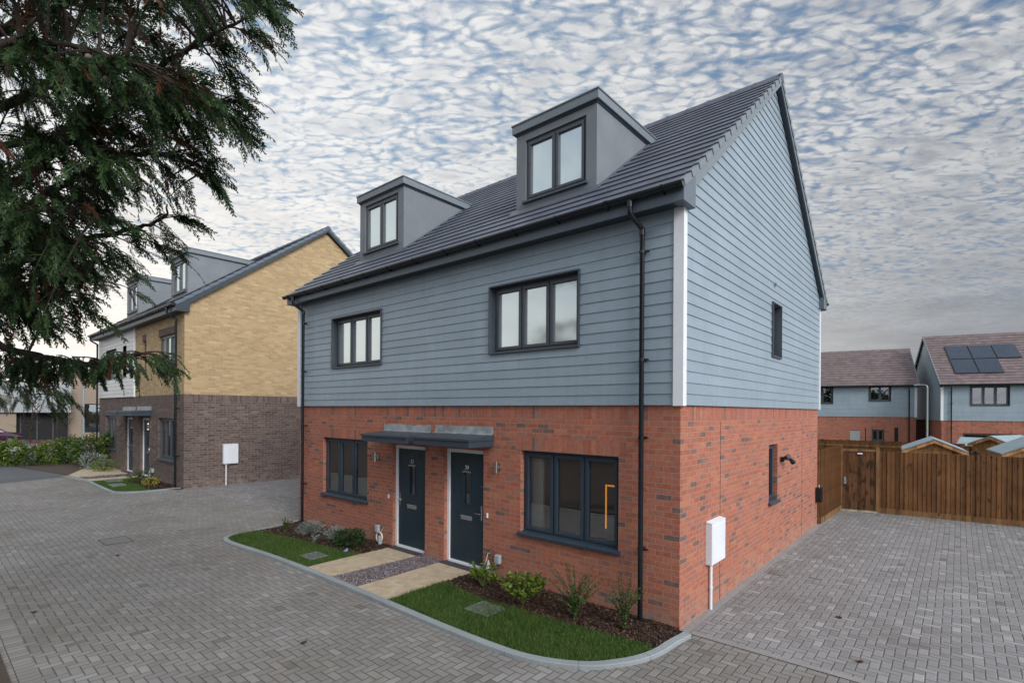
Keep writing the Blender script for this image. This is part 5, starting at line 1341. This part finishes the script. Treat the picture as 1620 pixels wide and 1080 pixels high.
# ------------------------------------------------------------------ wood across the street (what the windows reflect)
def wood():
    rs = NR; V = []; V2 = []; c = MB()
    for k in range(26):
        x, y = -92 + k * 4.6, -25 - 2.5 * math.sin(k * 2.2); h = 6.5 + 1.4 * math.sin(k * 1.7)
        c.tube([(x, y, 0), (x + .2, y, h * .5), (x, y, h * .8)], [.25, .18, .08], 'bark', 7)
        n = 1500; r3 = rs.normal(0, 1, (n, 3)); r3 /= np.linalg.norm(r3, axis=1, keepdims=True); rr = rs.uniform(.3, 1, n) ** .5 * (1 + .3 * np.sin(r3[:, 0] * 4 + k))
        C0 = r3 * rr[:, None] * np.array([3.1, 3.1, h * .52]) + np.array([x, y, h * .52]); C0[:, 2] = np.maximum(C0[:, 2], .05)
        (V if x < -34 else V2).append(leaves(n, C0, rs.normal(0, 1, (n, 3)), rs.uniform(.4, .9, n), rs.uniform(.12, .3, n), rs))
    o = npmesh('woodland', np.concatenate(V), 4, 'autumn_leaf'); o2 = npmesh('dark_woodland', np.concatenate(V2), 4, 'dark_leaf'); tag(o2, 'belt of dark evergreens across the street', 'woodland', kind='stuff'); tag(o, 'belt of brown autumn trees across the street', 'woodland', kind='stuff'); c.build('trunks', o)
wood()

# bed and kerb along the near side of the street, under the conifer
sheet('planting_bed', [(-40, -16), (-3.2, -16), (-3.2, -5.86), (-40, -5.86)], .03, 'soil')
def border_fn(N, b):
    pos = N.new('ShaderNodeNewGeometry').outputs['Position']
    t = N.new('ShaderNodeTexBrick'); N.put(t.inputs['Vector'], pos); t.offset = 0
    t.inputs['Color1'].default_value = (.19, .178, .165, 1); t.inputs['Color2'].default_value = (.27, .255, .235, 1); t.inputs['Mortar'].default_value = (.05, .04, .035, 1)
    t.inputs['Scale'].default_value = 1; t.inputs['Mortar Size'].default_value = .004; t.inputs['Brick Width'].default_value = .1; t.inputs['Row Height'].default_value = .2
    f = N.noise(pos, 90, 4, .7)
    N.put(b.inputs['Base Color'], N.mix(N.mr(f, .3, .7, 0, .4), t.outputs['Color'], N.mix(1, t.outputs['Color'], (.6, .58, .55), 'MULTIPLY')))
    b.inputs['Roughness'].default_value = .8; N.put(b.inputs['Normal'], N.bump(N.m('SUBTRACT', N.m('MULTIPLY', f, .3), t.outputs['Fac']), .005))
mat('border_paving', border_fn)
sheet('paving_border', [(-26, -5.86), (-2.0, -5.86), (-2.0, -5.64), (-26, -5.64)], .004, 'border_paving')

# ------------------------------------------------------------------ sky
SUN_EL, SUN_AZ = 32.0, -16.0      # azimuth measured from +x towards +y
def world():
    w = bpy.data.worlds.new('World'); sc.world = w; w.use_nodes = True; N = NT(w.node_tree)
    for n in list(w.node_tree.nodes): w.node_tree.nodes.remove(n)
    out = N.new('ShaderNodeOutputWorld')
    sky = N.new('ShaderNodeTexSky', sky_type='NISHITA'); sky.sun_disc = False
    sky.sun_elevation = rad(SUN_EL); sky.sun_rotation = rad(90 - SUN_AZ); sky.air_density = 1.2; sky.dust_density = 2.0
    bg1 = N.new('ShaderNodeBackground'); N.put(bg1.inputs[0], sky.outputs[0]); bg1.inputs[1].default_value = .09
    d = N.new('ShaderNodeTexCoord').outputs['Generated']; x, y, z = N.xyz(d)
    zz = N.m('ADD', N.m('MAXIMUM', z, 0), .10)
    # altocumulus sheet: cells laid out on a plane far overhead, in gently wavy rows
    p = N.vec(N.m('DIVIDE', x, zz), N.m('DIVIDE', y, zz))
    ca, sa = math.cos(rad(-38)), math.sin(rad(-38))
    px, py, _ = N.xyz(p)
    q = N.vec(N.m('ADD', N.m('MULTIPLY', px, ca), N.m('MULTIPLY', py, -sa)), N.m('MULTIPLY', N.m('ADD', N.m('MULTIPLY', px, sa), N.m('MULTIPLY', py, ca)), 1.75))
    warp = N.vm('SCALE', N.noise(q, 4.5, 3, .5, out=1), sc=.15)
    qw = N.vm('ADD', q, warp)
    v = N.new('ShaderNodeTexVoronoi', feature='SMOOTH_F1'); N.put(v.inputs['Vector'], qw); v.inputs['Scale'].default_value = 26
    v.inputs['Smoothness'].default_value = .55; v.inputs['Randomness'].default_value = .95
    n1 = N.noise(qw, 44, 4, .6, .2); n2 = N.noise(q, 1.1, 5, .6); n3 = N.noise(qw, 11, 4, .6)
    dens = N.m('ADD', N.m('ADD', N.m('MULTIPLY', N.m('SUBTRACT', .47, v.outputs[0]), 1.5), N.m('MULTIPLY', N.m('SUBTRACT', n1, .5), 1.15)), N.m('ADD', N.m('MULTIPLY', N.m('SUBTRACT', n2, .47), 1.7), N.m('MULTIPLY', N.m('SUBTRACT', n3, .5), .8)))
    # the sheet closes up towards the horizon and on the sunset side
    az = N.m('DIVIDE', N.m('ADD', N.m('MULTIPLY', x, -.93), N.m('MULTIPLY', y, .36)), N.m('SQRT', N.m('ADD', N.m('ADD', N.m('MULTIPLY', x, x), N.m('MULTIPLY', y, y)), 1e-4)))
    low = N.mr(z, .62, .08, 0, 1)
    dens = N.m('ADD', dens, N.m('ADD', N.m('MULTIPLY', low, .34), N.m('MULTIPLY', N.mr(az, -.3, 1, -.08, .14), 1)))
    cov = N.mr(dens, -.62, .34, 0, 1)
    thick = N.mr(dens, .15, .85, 0, 1)
    # lit cloud colour: bright thin edges, greyer thick middles; warmer and brighter towards the sunset side
    side = N.mr(N.m('MULTIPLY', x, -1), .0, .92, 0, 1)
    bright = N.mix(side, (.62, .63, .64), (.90, .90, .89))
    grey = N.mix(side, (.30, .325, .37), (.66, .68, .71))
    lo_c = N.mix(side, (.30, .315, .34), (1.02, .96, .88))
    edge = N.mr(dens, -.35, .55, 1, 0); sh = N.mr(N.noise(N.vm('ADD', qw, (.11, .07, 3.0)), 8.5, 4, .6), .42, .66, 0, 1)
    cl = N.mix(N.m('MAXIMUM', N.m('MULTIPLY', edge, .9), N.m('MULTIPLY', sh, .8)), bright, grey)
    cl = N.mix(N.mr(z, .42, .12, 0, .92), cl, lo_c)
    blot = N.noise(N.vec(N.m('MULTIPLY', px, 1.0), N.m('MULTIPLY', py, 1.0)), 1.1, 4, .6)
    kk = N.mr(blot, .3, .7, .90, 1.10); cl = N.vm('MULTIPLY', cl, N.vec(kk, kk, kk))
    streak = N.noise(N.vec(N.m('MULTIPLY', px, .5), N.m('MULTIPLY', z, 9)), 3.0, 4, .6)
    k2 = N.mix(N.mr(z, .35, .1, 0, 1), (1, 1, 1), N.ramp(streak, [(.3, .86), (.7, 1.14)])); cl = N.vm('MULTIPLY', cl, k2)
    covl = N.m('MAXIMUM', cov, N.mr(z, .30, .12, 0, 1))
    lobe = N.mr(N.vm('DOT_PRODUCT', d, (.90, -.12, .42)), .15, 1.0, 0, 1)
    lb = N.m('ADD', 1.0, N.m('MULTIPLY', lobe, 4.6)); cl = N.vm('MULTIPLY', cl, N.vec(lb, lb, lb))
    bg2 = N.new('ShaderNodeBackground'); N.put(bg2.inputs[0], cl); bg2.inputs[1].default_value = CLOUD
    # thin blue of the gaps
    gap = N.new('ShaderNodeBackground'); N.put(gap.inputs[0], N.mix(side, (.12, .21, .36), (.30, .46, .64))); gap.inputs[1].default_value = CLOUD
    ad = N.new('ShaderNodeMixShader'); ad.inputs[0].default_value = .75; N.l.new(bg1.outputs[0], ad.inputs[1]); N.l.new(gap.outputs[0], ad.inputs[2])
    mx = N.new('ShaderNodeMixShader'); N.put(mx.inputs[0], covl); N.l.new(ad.outputs[0], mx.inputs[1]); N.l.new(bg2.outputs[0], mx.inputs[2])
    N.l.new(mx.outputs[0], out.inputs[0])
CLOUD = .78
world()
su = bpy.data.lights.new('Sun', 'SUN'); su.energy = 1.5; su.angle = rad(22); su.color = (1, .96, .90)
so = bpy.data.objects.new('Sun', su); col.objects.link(so)
dv = Vector((math.cos(rad(SUN_EL)) * math.cos(rad(SUN_AZ)), math.cos(rad(SUN_EL)) * math.sin(rad(SUN_AZ)), math.sin(rad(SUN_EL))))
so.rotation_euler = dv.to_track_quat('Z', 'Y').to_euler()

# ------------------------------------------------------------------ camera
cd = bpy.data.cameras.new('Camera'); co = bpy.data.objects.new('Camera', cd); col.objects.link(co)
yaw, roll = -.7103, .0062
fw = Vector((math.sin(yaw), math.cos(yaw), 0)); r_ = Vector((math.cos(yaw), -math.sin(yaw), 0)); u_ = Vector((0, 0, 1))
r2 = r_ * math.cos(roll) + u_ * math.sin(roll); u2 = -r_ * math.sin(roll) + u_ * math.cos(roll)
M = Matrix((( r2.x, u2.x, -fw.x, 2.7515), (r2.y, u2.y, -fw.y, -6.5672), (r2.z, u2.z, -fw.z, 2.8494), (0, 0, 0, 1)))
co.matrix_world = M
cd.sensor_width = 36; cd.lens = 822.84 / 1620 * 36; cd.shift_y = (649.8 - 540) / 1620; cd.clip_start = .05; cd.clip_end = 2000
sc.camera = co
sc.view_settings.view_transform = 'Standard'; sc.view_settings.look = 'None'; sc.view_settings.exposure = .42; sc.view_settings.gamma = 1
sc.cycles.max_bounces = 6; sc.cycles.transparent_max_bounces = 12
